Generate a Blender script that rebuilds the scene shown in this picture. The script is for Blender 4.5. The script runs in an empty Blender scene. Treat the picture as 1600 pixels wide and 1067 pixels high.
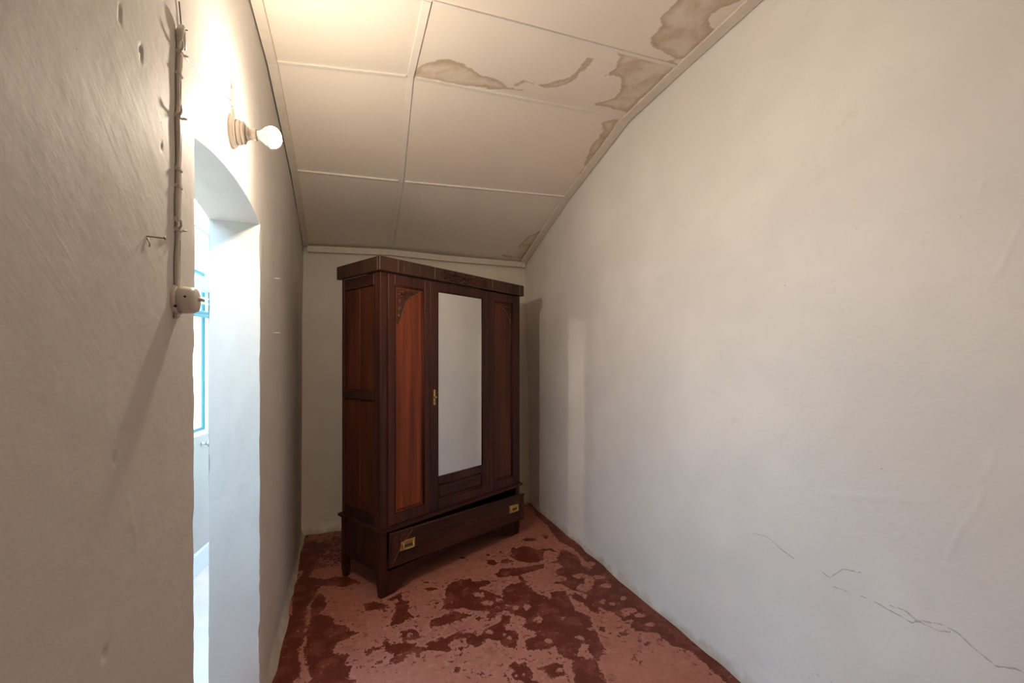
import bpy, bmesh, math, random
import numpy as np
from mathutils import Vector, Matrix

random.seed(7)
SC = bpy.context.scene
COL = SC.collection

# ------------------------------------------------------------------ camera
cam = bpy.data.cameras.new('camera')
cam.sensor_width = 36.0
cam.lens = 675.0 / 1600.0 * 36.0
cam.shift_y = 30.5 / 1600.0
cam.clip_start = 0.02
cam_o = bpy.data.objects.new('camera', cam)
cam_o.location = (0, 0, 1.45)
cam_o.rotation_euler = (math.radians(90), 0, math.radians(-19.7))
COL.objects.link(cam_o)
SC.camera = cam_o

# ------------------------------------------------------------------ world: pale daylight sky over darker ground
SKY = 11.0
world = bpy.data.worlds.new('world')
SC.world = world
world.use_nodes = True
wn = world.node_tree
for n in list(wn.nodes):
    wn.nodes.remove(n)
w_out = wn.nodes.new('ShaderNodeOutputWorld')
w_bg = wn.nodes.new('ShaderNodeBackground')
w_tc = wn.nodes.new('ShaderNodeTexCoord')
w_sep = wn.nodes.new('ShaderNodeSeparateXYZ')
w_rmp = wn.nodes.new('ShaderNodeValToRGB')
w_mr = wn.nodes.new('ShaderNodeMapRange')
w_mr.inputs['From Min'].default_value = -0.15
w_mr.inputs['From Max'].default_value = 0.35
w_rmp.color_ramp.elements[0].color = (0.42, 0.45, 0.46, 1)
w_rmp.color_ramp.elements[1].color = (0.44, 0.71, 1.0, 1)
wn.links.new(w_tc.outputs['Generated'], w_sep.inputs[0])
wn.links.new(w_sep.outputs['Z'], w_mr.inputs['Value'])
wn.links.new(w_mr.outputs[0], w_rmp.inputs[0])
wn.links.new(w_rmp.outputs[0], w_bg.inputs['Color'])
w_bg.inputs['Strength'].default_value = SKY
wn.links.new(w_bg.outputs[0], w_out.inputs[0])

# ------------------------------------------------------------------ exposure
BULB = 1100.0
SC.view_settings.view_transform = 'Standard'
SC.view_settings.look = 'None'
SC.view_settings.gamma = 1.0
SC.view_settings.use_curve_mapping = False
SC.view_settings.exposure = 0.12
# the mirror throws the bulb's light on the right wall: keep that sharp
SC.cycles.use_guiding = True
SC.cycles.blur_glossy = 0.02
SC.cycles.sample_clamp_indirect = 0.0
SC.cycles.max_bounces = 7
SC.cycles.use_light_tree = False


# ------------------------------------------------------------------ helpers
def tag(o, label=None, cat=None, group=None, kind=None):
    if label:
        o['label'] = label
    if cat:
        o['category'] = cat
    if group:
        o['group'] = group
    if kind:
        o['kind'] = kind
    return o


def empty(name, loc=(0, 0, 0), rz=0.0):
    o = bpy.data.objects.new(name, None)
    o.empty_display_size = 0.05
    o.location = loc
    o.rotation_euler = (0, 0, rz)
    COL.objects.link(o)
    return o


def link_mesh(name, me, mat, parent=None):
    o = bpy.data.objects.new(name, me)
    if mat is not None:
        me.materials.append(mat)
    COL.objects.link(o)
    if parent is not None:
        o.parent = parent
    return o


class MB:
    """collects solid pieces into one bmesh"""
    def __init__(self):
        self.bm = bmesh.new()

    def box(self, x0, x1, y0, y1, z0, z1, bev=0.0, M=None):
        r = bmesh.ops.create_cube(self.bm, size=1.0)
        vs = r['verts']
        for v in vs:
            v.co = Vector(((x0 + x1) / 2 + v.co.x * (x1 - x0), (y0 + y1) / 2 + v.co.y * (y1 - y0),
                           (z0 + z1) / 2 + v.co.z * (z1 - z0)))
            if M is not None:
                v.co = M @ v.co
        if bev > 0:
            es = list({e for v in vs for e in v.link_edges})
            bmesh.ops.bevel(self.bm, geom=es, offset=bev, segments=1, affect='EDGES', clamp_overlap=True)
        return self

    def prism(self, pts, axis, a0, a1):
        """extrude a 2-D outline along an axis: 'y' -> pts are (x, z); 'z' -> (x, y); 'x' -> (y, z)"""
        def P(p, a):
            return {'y': (p[0], a, p[1]), 'z': (p[0], p[1], a), 'x': (a, p[0], p[1])}[axis]
        A = [self.bm.verts.new(P(p, a0)) for p in pts]
        B = [self.bm.verts.new(P(p, a1)) for p in pts]
        fs = [self.bm.faces.new(A), self.bm.faces.new(B[::-1])]
        n = len(pts)
        for i in range(n):
            fs.append(self.bm.faces.new((A[i], B[i], B[(i + 1) % n], A[(i + 1) % n])))
        bmesh.ops.recalc_face_normals(self.bm, faces=fs)
        return self

    def bar(self, p0, p1, w, h, up=(0, 0, 1)):
        """box from p0 to p1, w across, h in the up direction (from p to p - h*up)"""
        p0, p1, up = Vector(p0), Vector(p1), Vector(up)
        d = (p1 - p0).normalized()
        s = d.cross(up).normalized()
        u = s.cross(d).normalized()
        vs = []
        for p in (p0, p1):
            for a, b in ((-1, 0), (1, 0), (1, -1), (-1, -1)):
                vs.append(self.bm.verts.new(p + s * (a * w / 2) + u * (b * h)))
        fs = []
        for q in ((0, 1, 2, 3), (7, 6, 5, 4), (0, 4, 5, 1), (1, 5, 6, 2), (2, 6, 7, 3), (3, 7, 4, 0)):
            fs.append(self.bm.faces.new([vs[i] for i in q]))
        bmesh.ops.recalc_face_normals(self.bm, faces=fs)
        return self

    def tube(self, pts, rad, n=8, flat=1.0):
        pts = [Vector(p) for p in pts]
        rads = rad if isinstance(rad, (list, tuple)) else [rad] * len(pts)
        rings = []
        ref = None
        for i, p in enumerate(pts):
            d = (pts[min(i + 1, len(pts) - 1)] - pts[max(i - 1, 0)]).normalized()
            if ref is None:
                ref = Vector((0, 0, 1)) if abs(d.z) < 0.9 else Vector((0, 1, 0))
            s = d.cross(ref).normalized()
            t = s.cross(d).normalized()
            ref = t
            rings.append([self.bm.verts.new(p + (s * math.cos(6.28319 * k / n) + t * math.sin(6.28319 * k / n) * flat) * rads[i])
                          for k in range(n)])
        fs = []
        for a, b in zip(rings, rings[1:]):
            for k in range(n):
                fs.append(self.bm.faces.new((a[k], a[(k + 1) % n], b[(k + 1) % n], b[k])))
        fs.append(self.bm.faces.new(rings[0][::-1]))
        fs.append(self.bm.faces.new(rings[-1]))
        for f in fs:
            f.smooth = n > 5
        bmesh.ops.recalc_face_normals(self.bm, faces=fs)
        return self

    def lathe(self, prof, n=24, M=None, jitter=0.0):
        """prof: (radius, height) pairs round local z; M places it"""
        M = M or Matrix()
        rings = []
        for r, h in prof:
            if r < 1e-6:
                rings.append([self.bm.verts.new(M @ Vector((0, 0, h)))])
            else:
                rings.append([self.bm.verts.new(M @ Vector((r * math.cos(6.28319 * k / n) * (1 + jitter * math.sin(3 * k + h * 90)),
                                                           r * math.sin(6.28319 * k / n), h))) for k in range(n)])
        fs = []
        for a, b in zip(rings, rings[1:]):
            if len(a) == 1 and len(b) == 1:
                continue
            for k in range(n):
                k2 = (k + 1) % n
                if len(a) == 1:
                    fs.append(self.bm.faces.new((a[0], b[k], b[k2])))
                elif len(b) == 1:
                    fs.append(self.bm.faces.new((a[k], a[k2], b[0])))
                else:
                    fs.append(self.bm.faces.new((a[k], a[k2], b[k2], b[k])))
        for f in fs:
            f.smooth = True
        bmesh.ops.recalc_face_normals(self.bm, faces=fs)
        return self

    def leaf(self, x, z, y, ang, L, W, h):
        """a carved leaf lying on the plane y, its ridge raised h towards -y"""
        ca, sa = math.cos(ang), math.sin(ang)
        def P(a, b, d):
            return self.bm.verts.new((x + a * ca - b * sa, y - d, z + a * sa + b * ca))
        prof = [(0, 0), (0.25, 0.42), (0.55, 0.5), (0.8, 0.3), (1, 0)]
        up = [P(t * L, w * W, 0.001) for t, w in prof[1:-1]]
        dn = [P(t * L, -w * W, 0.001) for t, w in prof[1:-1]]
        rg = [P(t * L, 0, h * (0.7 if i != 1 else 1)) for i, (t, w) in enumerate(prof[1:-1])]
        a, b = P(0, 0, 0.001), P(L, 0, 0.001)
        U, D, R = [a] + up + [b], [a] + dn + [b], [a] + rg + [b]
        fs = []
        for S in (U, D):
            for i in range(4):
                q = [S[i], S[i + 1], R[i + 1], R[i]]
                q2 = []
                for v in q:
                    if v not in q2:
                        q2.append(v)
                if len(q2) > 2:
                    fs.append(self.bm.faces.new(q2))
        for f in fs:
            f.normal_update()
            if f.normal.y > 0:
                f.normal_flip()
        return self

    def flower(self, x, z, y, r, h, n=6, ph=0.0):
        for i in range(n):
            a = ph + 6.28319 * i / n
            self.leaf(x + 0.15 * r * math.cos(a), z + 0.15 * r * math.sin(a), y, a, r * 0.9, r * 0.75, h)
        M = Matrix.Translation((x, y, z)) @ Matrix.Rotation(math.radians(90), 4, 'X')
        self.lathe([(r * 0.28, 0), (r * 0.25, h), (r * 0.1, h * 1.5), (0, h * 1.6)], 8, M)
        return self

    def build(self, name, mat, parent=None):
        me = bpy.data.meshes.new(name)
        self.bm.to_mesh(me)
        self.bm.free()
        return link_mesh(name, me, mat, parent)


# --- numpy noise
_rng = np.random.RandomState(3)
_LAT = _rng.rand(256, 256)


def vnoise(x, y, seed=0):
    x = np.asarray(x, float) + seed * 17.3
    y = np.asarray(y, float) + seed * 9.1
    xi, yi = np.floor(x).astype(int), np.floor(y).astype(int)
    fx, fy = x - xi, y - yi
    fx, fy = fx * fx * (3 - 2 * fx), fy * fy * (3 - 2 * fy)
    g = lambda a, b: _LAT[a % 256, b % 256]
    return (g(xi, yi) * (1 - fx) + g(xi + 1, yi) * fx) * (1 - fy) + (g(xi, yi + 1) * (1 - fx) + g(xi + 1, yi + 1) * fx) * fy - 0.5


def fbm(x, y, oct=4, seed=0):
    s, a = 0, 1.0
    for i in range(oct):
        s = s + a * vnoise(np.asarray(x) * 2 ** i, np.asarray(y) * 2 ** i, seed + i)
        a *= 0.5
    return s


def seg_dist(px, py, pl):
    d = np.full(px.shape, 9.0)
    for (ax, ay), (bx, by) in zip(pl, pl[1:]):
        vx, vy = bx - ax, by - ay
        t = np.clip(((px - ax) * vx + (py - ay) * vy) / max(vx * vx + vy * vy, 1e-9), 0, 1)
        d = np.minimum(d, np.hypot(px - ax - t * vx, py - ay - t * vy))
    return d


def poly_sd(px, py, polys, lim=0.15):
    """signed distance to the union of outlines, positive inside, clamped"""
    out = np.full(px.shape, -lim)
    for pl in polys:
        P = np.array(pl)
        m = (px > P[:, 0].min() - lim) & (px < P[:, 0].max() + lim) & (py > P[:, 1].min() - lim) & (py < P[:, 1].max() + lim)
        if not m.any():
            continue
        x, y = px[m], py[m]
        ring = list(pl) + [pl[0]]
        d = seg_dist(x, y, ring)
        ins = np.zeros(x.shape, bool)
        for (ax, ay), (bx, by) in zip(ring, ring[1:]):
            if ay == by:
                continue
            c = ((ay > y) != (by > y)) & (x < (bx - ax) * (y - ay) / (by - ay) + ax)
            ins ^= c
        out[m] = np.maximum(out[m], np.where(ins, d, -d))
    return np.clip(out, -lim, lim)


def grid_mesh(name, grids, attrs=None, smooth=True):
    """grids: list of (X, Y, Z, U, V) 2-D arrays; quads between neighbours; one mesh with a UV map"""
    co, uv, faces, base = [], [], [], 0
    for (X, Y, Z, U, V) in grids:
        n, m = X.shape
        co.append(np.stack([X, Y, Z], -1).reshape(-1, 3))
        uv.append(np.stack([U, V], -1).reshape(-1, 2))
        idx = np.arange(n * m).reshape(n, m) + base
        faces.append(np.stack([idx[:-1, :-1], idx[1:, :-1], idx[1:, 1:], idx[:-1, 1:]], -1).reshape(-1, 4))
        base += n * m
    co, uv, faces = np.concatenate(co), np.concatenate(uv), np.concatenate(faces)
    me = bpy.data.meshes.new(name)
    me.vertices.add(len(co))
    me.vertices.foreach_set('co', co.astype(np.float32).ravel())
    me.loops.add(faces.size)
    me.loops.foreach_set('vertex_index', faces.astype(np.int32).ravel())
    me.polygons.add(len(faces))
    me.polygons.foreach_set('loop_start', np.arange(0, faces.size, 4, dtype=np.int32))
    me.polygons.foreach_set('use_smooth', np.full(len(faces), smooth))
    me.update(calc_edges=True)
    l = me.uv_layers.new(name='UVMap')
    l.data.foreach_set('uv', uv[faces.ravel()].astype(np.float32).ravel())
    if attrs:
        for k, val in attrs.items():
            a = me.attributes.new(k, 'FLOAT', 'POINT')
            a.data.foreach_set('value', np.asarray(val, np.float32).ravel())
    me.validate()
    return me


# ------------------------------------------------------------------ materials
def new_mat(name):
    m = bpy.data.materials.new(name)
    m.use_nodes = True
    nt = m.node_tree
    b = nt.nodes['Principled BSDF']
    return m, nt, b


def N(nt, t, **kw):
    n = nt.nodes.new('ShaderNode' + t)
    for k, v in kw.items():
        if k in n.inputs:
            n.inputs[k].default_value = v
        else:
            setattr(n, k, v)
    return n


def L(nt, a, b):
    nt.links.new(a, b)


def math_n(nt, op, a, b=None, c=None):
    n = nt.nodes.new('ShaderNodeMath')
    n.operation = op
    for i, v in enumerate((a, b, c)):
        if v is None:
            continue
        if hasattr(v, 'links'):
            nt.links.new(v, n.inputs[i])
        else:
            n.inputs[i].default_value = v
    return n.outputs[0]


def mix_c(nt, f, a, b, blend='MIX'):
    n = nt.nodes.new('ShaderNodeMix')
    n.data_type = 'RGBA'
    n.blend_type = blend
    for i, v in ((0, f), (6, a), (7, b)):
        if hasattr(v, 'links'):
            nt.links.new(v, n.inputs[i])
        else:
            n.inputs[i].default_value = (*v, 1) if isinstance(v, tuple) and len(v) == 3 else v
    return n.outputs[2]


def smooth_step(nt, v, lo, hi):
    n = nt.nodes.new('ShaderNodeMapRange')
    n.interpolation_type = 'SMOOTHSTEP'
    n.inputs['From Min'].default_value = lo
    n.inputs['From Max'].default_value = hi
    nt.links.new(v, n.inputs['Value'])
    return n.outputs[0]


def noise(nt, vec, scale, detail=3.0, rough=0.55, dist=0.0):
    n = nt.nodes.new('ShaderNodeTexNoise')
    n.inputs['Scale'].default_value = scale
    n.inputs['Detail'].default_value = detail
    n.inputs['Roughness'].default_value = rough
    n.inputs['Distortion'].default_value = dist
    nt.links.new(vec, n.inputs['Vector'])
    return n.outputs['Fac']


def mapped(nt, vec, scale=(1, 1, 1), rot=(0, 0, 0), loc=(0, 0, 0)):
    n = nt.nodes.new('ShaderNodeMapping')
    n.inputs['Scale'].default_value = scale
    n.inputs['Rotation'].default_value = rot
    n.inputs['Location'].default_value = loc
    nt.links.new(vec, n.inputs['Vector'])
    return n.outputs[0]


def bump(nt, h, strength, dist, normal=None):
    n = nt.nodes.new('ShaderNodeBump')
    n.inputs['Strength'].default_value = strength
    n.inputs['Distance'].default_value = dist
    nt.links.new(h, n.inputs['Height'])
    if normal is not None:
        nt.links.new(normal, n.inputs['Normal'])
    return n.outputs[0]


def simple(name, col, rough=0.5, metal=0.0, var=0.0, scale=20.0, coat=0.0, bmp=0.0):
    m, nt, b = new_mat(name)
    tc = N(nt, 'TexCoord')
    nz = noise(nt, tc.outputs['Object'], scale, 4)
    lo = tuple(max(0, c * (1 - var)) for c in col)
    hi = tuple(min(1, c * (1 + var)) for c in col)
    L(nt, mix_c(nt, nz, lo, hi), b.inputs['Base Color'])
    b.inputs['Roughness'].default_value = rough
    b.inputs['Metallic'].default_value = metal
    b.inputs['Coat Weight'].default_value = coat
    if bmp:
        L(nt, bump(nt, nz, bmp, 0.002), b.inputs['Normal'])
    return m


def plaster(name, col, streak=0.0, ang=0.0, crack=False, rough=0.7, grime=0.10):
    """limewashed plaster; UV in metres; trowel streaks run along ang"""
    m, nt, b = new_mat(name)
    uv = N(nt, 'UVMap').outputs[0]
    big = noise(nt, uv, 1.3, 3, 0.6)
    mid = noise(nt, uv, 9.0, 3, 0.6)
    c = mix_c(nt, smooth_step(nt, big, 0.35, 0.7), tuple(v * (1 - grime) for v in col), col)
    c = mix_c(nt, smooth_step(nt, mid, 0.60, 0.78), c, tuple(v * 0.90 for v in col))
    # tiny dark pits
    vo = nt.nodes.new('ShaderNodeTexVoronoi')
    vo.inputs['Scale'].default_value = 9.0
    L(nt, uv, vo.inputs['Vector'])
    pit = smooth_step(nt, vo.outputs['Distance'], 0.022, 0.012)
    c = mix_c(nt, math_n(nt, 'MULTIPLY', pit, 0.7), c, (0.16, 0.12, 0.09))
    fine = noise(nt, uv, 55.0, 3, 0.6)
    lump = noise(nt, uv, 14.0, 2, 0.5)
    h = math_n(nt, 'MULTIPLY_ADD', fine, 0.0005, math_n(nt, 'MULTIPLY', lump, 0.0018))
    if streak:
        sv = mapped(nt, mapped(nt, uv, rot=(0, 0, ang)), scale=(4.0, 75.0, 1))
        st = noise(nt, sv, 1.0, 2, 0.55, 0.6)
        st = math_n(nt, 'MULTIPLY', st, smooth_step(nt, big, 0.40, 0.62))
        h = math_n(nt, 'MULTIPLY_ADD', st, streak * 0.0026, h)
    if crack:
        at = N(nt, 'Attribute', attribute_name='crack').outputs['Fac']
        w = math_n(nt, 'ADD', at, math_n(nt, 'MULTIPLY', math_n(nt, 'SUBTRACT', fine, 0.5), 0.006))
        k = smooth_step(nt, w, 0.0030, 0.0006)
        c = mix_c(nt, math_n(nt, 'MULTIPLY', k, 0.42), c, (0.24, 0.21, 0.19))
        h = math_n(nt, 'MULTIPLY_ADD', k, -0.0015, h)
    nrm = bump(nt, h, 1.0, 1.0)
    # scuffed dusty foot of the wall
    sep = N(nt, 'SeparateXYZ')
    L(nt, uv, sep.inputs[0])
    ft = math_n(nt, 'ADD', sep.outputs['Y'], math_n(nt, 'MULTIPLY', math_n(nt, 'SUBTRACT', mid, 0.5), 0.12))
    c = mix_c(nt, math_n(nt, 'MULTIPLY', smooth_step(nt, ft, 0.06, 0.0), 0.6), c, (0.42, 0.30, 0.20))
    L(nt, c, b.inputs['Base Color'])
    b.inputs['Roughness'].default_value = rough
    b.inputs['Specular IOR Level'].default_value = 0.3
    L(nt, nrm, b.inputs['Normal'])
    return m


def wood(name, dark, light, axis='z', rough=0.46, coat=0.05, scale=1.0):
    m, nt, b = new_mat(name)
    tc = N(nt, 'TexCoord')
    s = {'z': (26, 26, 1.1), 'x': (1.1, 26, 26), 'y': (26, 1.1, 26)}[axis]
    v = mapped(nt, tc.outputs['Object'], scale=tuple(k * scale for k in s))
    g = noise(nt, v, 1.0, 5, 0.6, 0.8)
    s2 = {'z': (5, 5, 0.7), 'x': (0.7, 5, 5), 'y': (5, 0.7, 5)}[axis]
    w = noise(nt, mapped(nt, tc.outputs['Object'], scale=s2, loc=(3, 1, 2)), 1.0, 2)
    f = math_n(nt, 'ADD', math_n(nt, 'MULTIPLY', g, 0.6), math_n(nt, 'MULTIPLY', w, 0.6))
    c = mix_c(nt, smooth_step(nt, f, 0.40, 0.80), dark, light)
    sc = noise(nt, tc.outputs['Object'], 60, 4, 0.7)
    c = mix_c(nt, math_n(nt, 'MULTIPLY', smooth_step(nt, sc, 0.66, 0.74), 0.35), c, (0.17, 0.11, 0.08))
    L(nt, c, b.inputs['Base Color'])
    b.inputs['Roughness'].default_value = rough
    L(nt, math_n(nt, 'ADD', math_n(nt, 'MULTIPLY', sc, 0.25), rough - 0.12), b.inputs['Roughness'])
    b.inputs['Coat Weight'].default_value = coat
    b.inputs['Coat Roughness'].default_value = 0.25
    b.inputs['Specular IOR Level'].default_value = 0.28
    L(nt, bump(nt, g, 0.12, 0.0015), b.inputs['Normal'])
    return m


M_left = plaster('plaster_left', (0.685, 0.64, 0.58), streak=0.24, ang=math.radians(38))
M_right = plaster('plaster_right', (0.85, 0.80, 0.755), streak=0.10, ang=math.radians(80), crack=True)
M_back = plaster('plaster_back', (0.83, 0.76, 0.66), streak=0.1)
M_white = plaster('plaster_white', (0.82, 0.83, 0.83), streak=0.1)
M_batten = simple('batten_paint', (0.80, 0.74, 0.66), 0.55, var=0.08, scale=30)
M_trim = simple('trim_paint', (0.72, 0.64, 0.54), 0.55, var=0.12, scale=25)
M_paintw = simple('thick_cream_paint', (0.72, 0.65, 0.57), 0.4, var=0.06, scale=60, bmp=0.2)
M_dark = simple('dark_gap', (0.05, 0.035, 0.025), 0.8)
M_wire = simple('dark_wire', (0.05, 0.035, 0.025), 0.6)
M_iron = simple('old_iron', (0.30, 0.24, 0.19), 0.55, 0.3, var=0.2)
M_brass = simple('aged_brass', (0.62, 0.42, 0.15), 0.34, 0.9, var=0.25, scale=80)
M_steel = simple('steel', (0.55, 0.60, 0.62), 0.3, 0.9)
M_teal = simple('teal_paint', (0.030, 0.19, 0.23), 0.45, var=0.1)
M_framew = simple('white_frame_paint', (0.80, 0.84, 0.85), 0.4, var=0.03)
M_porc = simple('cream_porcelain', (0.62, 0.53, 0.43), 0.28, var=0.04, coat=0.3)
M_wv = wood('mahogany_upright', (0.022, 0.0058, 0.0036), (0.085, 0.020, 0.0105), 'z')
M_wh = wood('mahogany_across', (0.022, 0.0058, 0.0036), (0.080, 0.019, 0.010), 'x')
M_wy = wood('mahogany_deep', (0.018, 0.0055, 0.0042), (0.050, 0.014, 0.009), 'y')
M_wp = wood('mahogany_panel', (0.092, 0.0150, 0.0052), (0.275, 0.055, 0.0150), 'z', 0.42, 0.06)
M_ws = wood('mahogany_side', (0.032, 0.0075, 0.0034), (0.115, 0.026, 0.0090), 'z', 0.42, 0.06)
M_wc = wood('walnut_cornice', (0.028, 0.011, 0.0055), (0.070, 0.027, 0.012), 'z', 0.45, 0.15)
M_wd = wood('mahogany_drawer', (0.020, 0.0065, 0.0042), (0.075, 0.021, 0.011), 'x')
M_carve = wood('carved_mahogany', (0.030, 0.009, 0.0042), (0.105, 0.030, 0.012), 'z', 0.45, 0.05, 2.0)
M_edge = simple('worn_edge', (0.26, 0.14, 0.075), 0.5, var=0.2, scale=60)

M_mirror, nt, b = new_mat('mirror_silver')
b.inputs['Base Color'].default_value = (0.80, 0.80, 0.78, 1)
b.inputs['Metallic'].default_value = 1.0
b.inputs['Roughness'].default_value = 0.04

M_glass, nt, b = new_mat('window_glass')
tr = N(nt, 'BsdfTransparent')
tr.inputs['Color'].default_value = (0.94, 0.98, 0.98, 1)
gl = N(nt, 'BsdfGlossy', Roughness=0.02)
mx = N(nt, 'MixShader')
mx.inputs[0].default_value = 0.05
L(nt, tr.outputs[0], mx.inputs[1])
L(nt, gl.outputs[0], mx.inputs[2])
L(nt, mx.outputs[0], nt.nodes['Material Output'].inputs['Surface'])

M_bulb, nt, b = new_mat('glowing_bulb')
b.inputs['Base Color'].default_value = (1, 0.95, 0.85, 1)
b.inputs['Emission Color'].default_value = (1.0, 0.86, 0.69, 1)
b.inputs['Emission Strength'].default_value = BULB

# worn red floor: dark glossy paint left in patches over pale pinkish screed
def floor_mat(name, attr=True):
    m, nt, b = new_mat(name)
    tc = N(nt, 'TexCoord')
    v = tc.outputs['Object']
    n1 = noise(nt, v, 26, 5, 0.65)
    n2 = noise(nt, v, 95, 4, 0.65)
    n3 = noise(nt, v, 3.2, 4, 0.6)
    n5 = noise(nt, v, 260, 2, 0.6)
    n4 = noise(nt, v, 9.0, 4, 0.6)
    light = mix_c(nt, n3, (0.330, 0.102, 0.066), (0.470, 0.180, 0.126))
    light = mix_c(nt, math_n(nt, 'MULTIPLY', smooth_step(nt, n4, 0.55, 0.72), 0.45), light, (0.215, 0.080, 0.053))
    light = mix_c(nt, math_n(nt, 'MULTIPLY', smooth_step(nt, n2, 0.58, 0.72), 0.35), light, (0.50, 0.26, 0.20))
    light = mix_c(nt, math_n(nt, 'MULTIPLY', smooth_step(nt, n1, 0.52, 0.66), 0.40), light, (0.50, 0.235, 0.17))
    light = mix_c(nt, math_n(nt, 'MULTIPLY', smooth_step(nt, n5, 0.52, 0.70), 0.35), light, (0.20, 0.075, 0.05))
    dark = mix_c(nt, n4, (0.085, 0.0135, 0.0065), (0.165, 0.030, 0.0150))
    dark = mix_c(nt, math_n(nt, 'MULTIPLY', smooth_step(nt, n2, 0.57, 0.70), 0.45), dark, (0.24, 0.080, 0.048))
    dark = mix_c(nt, math_n(nt, 'MULTIPLY', smooth_step(nt, n1, 0.50, 0.68), 0.30), dark, (0.20, 0.055, 0.032))
    dark = mix_c(nt, math_n(nt, 'MULTIPLY', smooth_step(nt, n4, 0.48, 0.62), 0.55), dark, (0.235, 0.062, 0.038))
    if attr:
        at = N(nt, 'Attribute', attribute_name='paint').outputs['Fac']
        f = math_n(nt, 'ADD', at, math_n(nt, 'MULTIPLY', math_n(nt, 'SUBTRACT', n1, 0.5), 0.075))
        f = math_n(nt, 'ADD', f, math_n(nt, 'MULTIPLY', math_n(nt, 'SUBTRACT', n2, 0.5), 0.028))
        k = smooth_step(nt, f, -0.0025, 0.0025)
        # pale scuffed rim just outside the paint
        rim = math_n(nt, 'MULTIPLY', smooth_step(nt, f, -0.022, -0.003), math_n(nt, 'SUBTRACT', 1.0, k))
        light = mix_c(nt, math_n(nt, 'MULTIPLY', rim, 0.22), light, (0.50, 0.26, 0.195))
        sp = math_n(nt, 'MULTIPLY', smooth_step(nt, noise(nt, v, 48, 4, 0.6), 0.615, 0.64), smooth_step(nt, n4, 0.44, 0.56))
        k = math_n(nt, 'MULTIPLY', k, math_n(nt, 'SUBTRACT', 1.0, sp))
        # loose flakes of paint left near the patches
        fl = math_n(nt, 'MULTIPLY', smooth_step(nt, noise(nt, v, 38, 4, 0.6), 0.585, 0.605), smooth_step(nt, f, -0.085, -0.02))
        k = math_n(nt, 'MAXIMUM', k, fl)
    else:
        k = smooth_step(nt, n3, 0.56, 0.60)
    c = mix_c(nt, k, light, dark)
    L(nt, c, b.inputs['Base Color'])
    r = nt.nodes.new('ShaderNodeMapRange')
    L(nt, k, r.inputs['Value'])
    r.inputs['To Min'].default_value = 0.70
    r.inputs['To Max'].default_value = 0.48
    L(nt, r.outputs[0], b.inputs['Roughness'])
    b.inputs['Specular IOR Level'].default_value = 0.25
    h = math_n(nt, 'ADD', math_n(nt, 'MULTIPLY', k, 0.8), math_n(nt, 'MULTIPLY', n2, 0.5))
    L(nt, bump(nt, h, 0.35, 0.0015), b.inputs['Normal'])
    return m


M_floor = floor_mat('worn_red_floor')
M_floor2 = simple('pale_screed', (0.68, 0.52, 0.52), 0.7, var=0.18, scale=4)

# ceiling board with brown water stains (attribute: signed distance to the stain's edge)
M_ceil, nt, b = new_mat('ceiling_board')
tc = N(nt, 'TexCoord')
v = tc.outputs['Object']
at = N(nt, 'Attribute', attribute_name='stain').outputs['Fac']
n1 = noise(nt, v, 11, 5, 0.6)
n2 = noise(nt, v, 2.0, 3, 0.5)
n3 = noise(nt, v, 7.0, 5, 0.65, 0.5)
f = math_n(nt, 'ADD', at, math_n(nt, 'MULTIPLY', math_n(nt, 'SUBTRACT', n1, 0.5), 0.075))
ins = smooth_step(nt, f, -0.004, 0.006)
rim = math_n(nt, 'MULTIPLY', ins, smooth_step(nt, f, 0.040, 0.004))
c = mix_c(nt, n2, (0.82, 0.725, 0.62), (0.88, 0.79, 0.685))
c = mix_c(nt, math_n(nt, 'MULTIPLY', ins, math_n(nt, 'ADD', 0.22, math_n(nt, 'MULTIPLY', smooth_step(nt, n3, 0.40, 0.70), 0.40))), c, (0.46, 0.30, 0.145))
c = mix_c(nt, math_n(nt, 'MULTIPLY', rim, 0.42), c, (0.36, 0.215, 0.095))
L(nt, c, b.inputs['Base Color'])
b.inputs['Roughness'].default_value = 0.6
b.inputs['Specular IOR Level'].default_value = 0.3
L(nt, bump(nt, noise(nt, v, 40, 3), 0.08, 0.002), b.inputs['Normal'])

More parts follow.
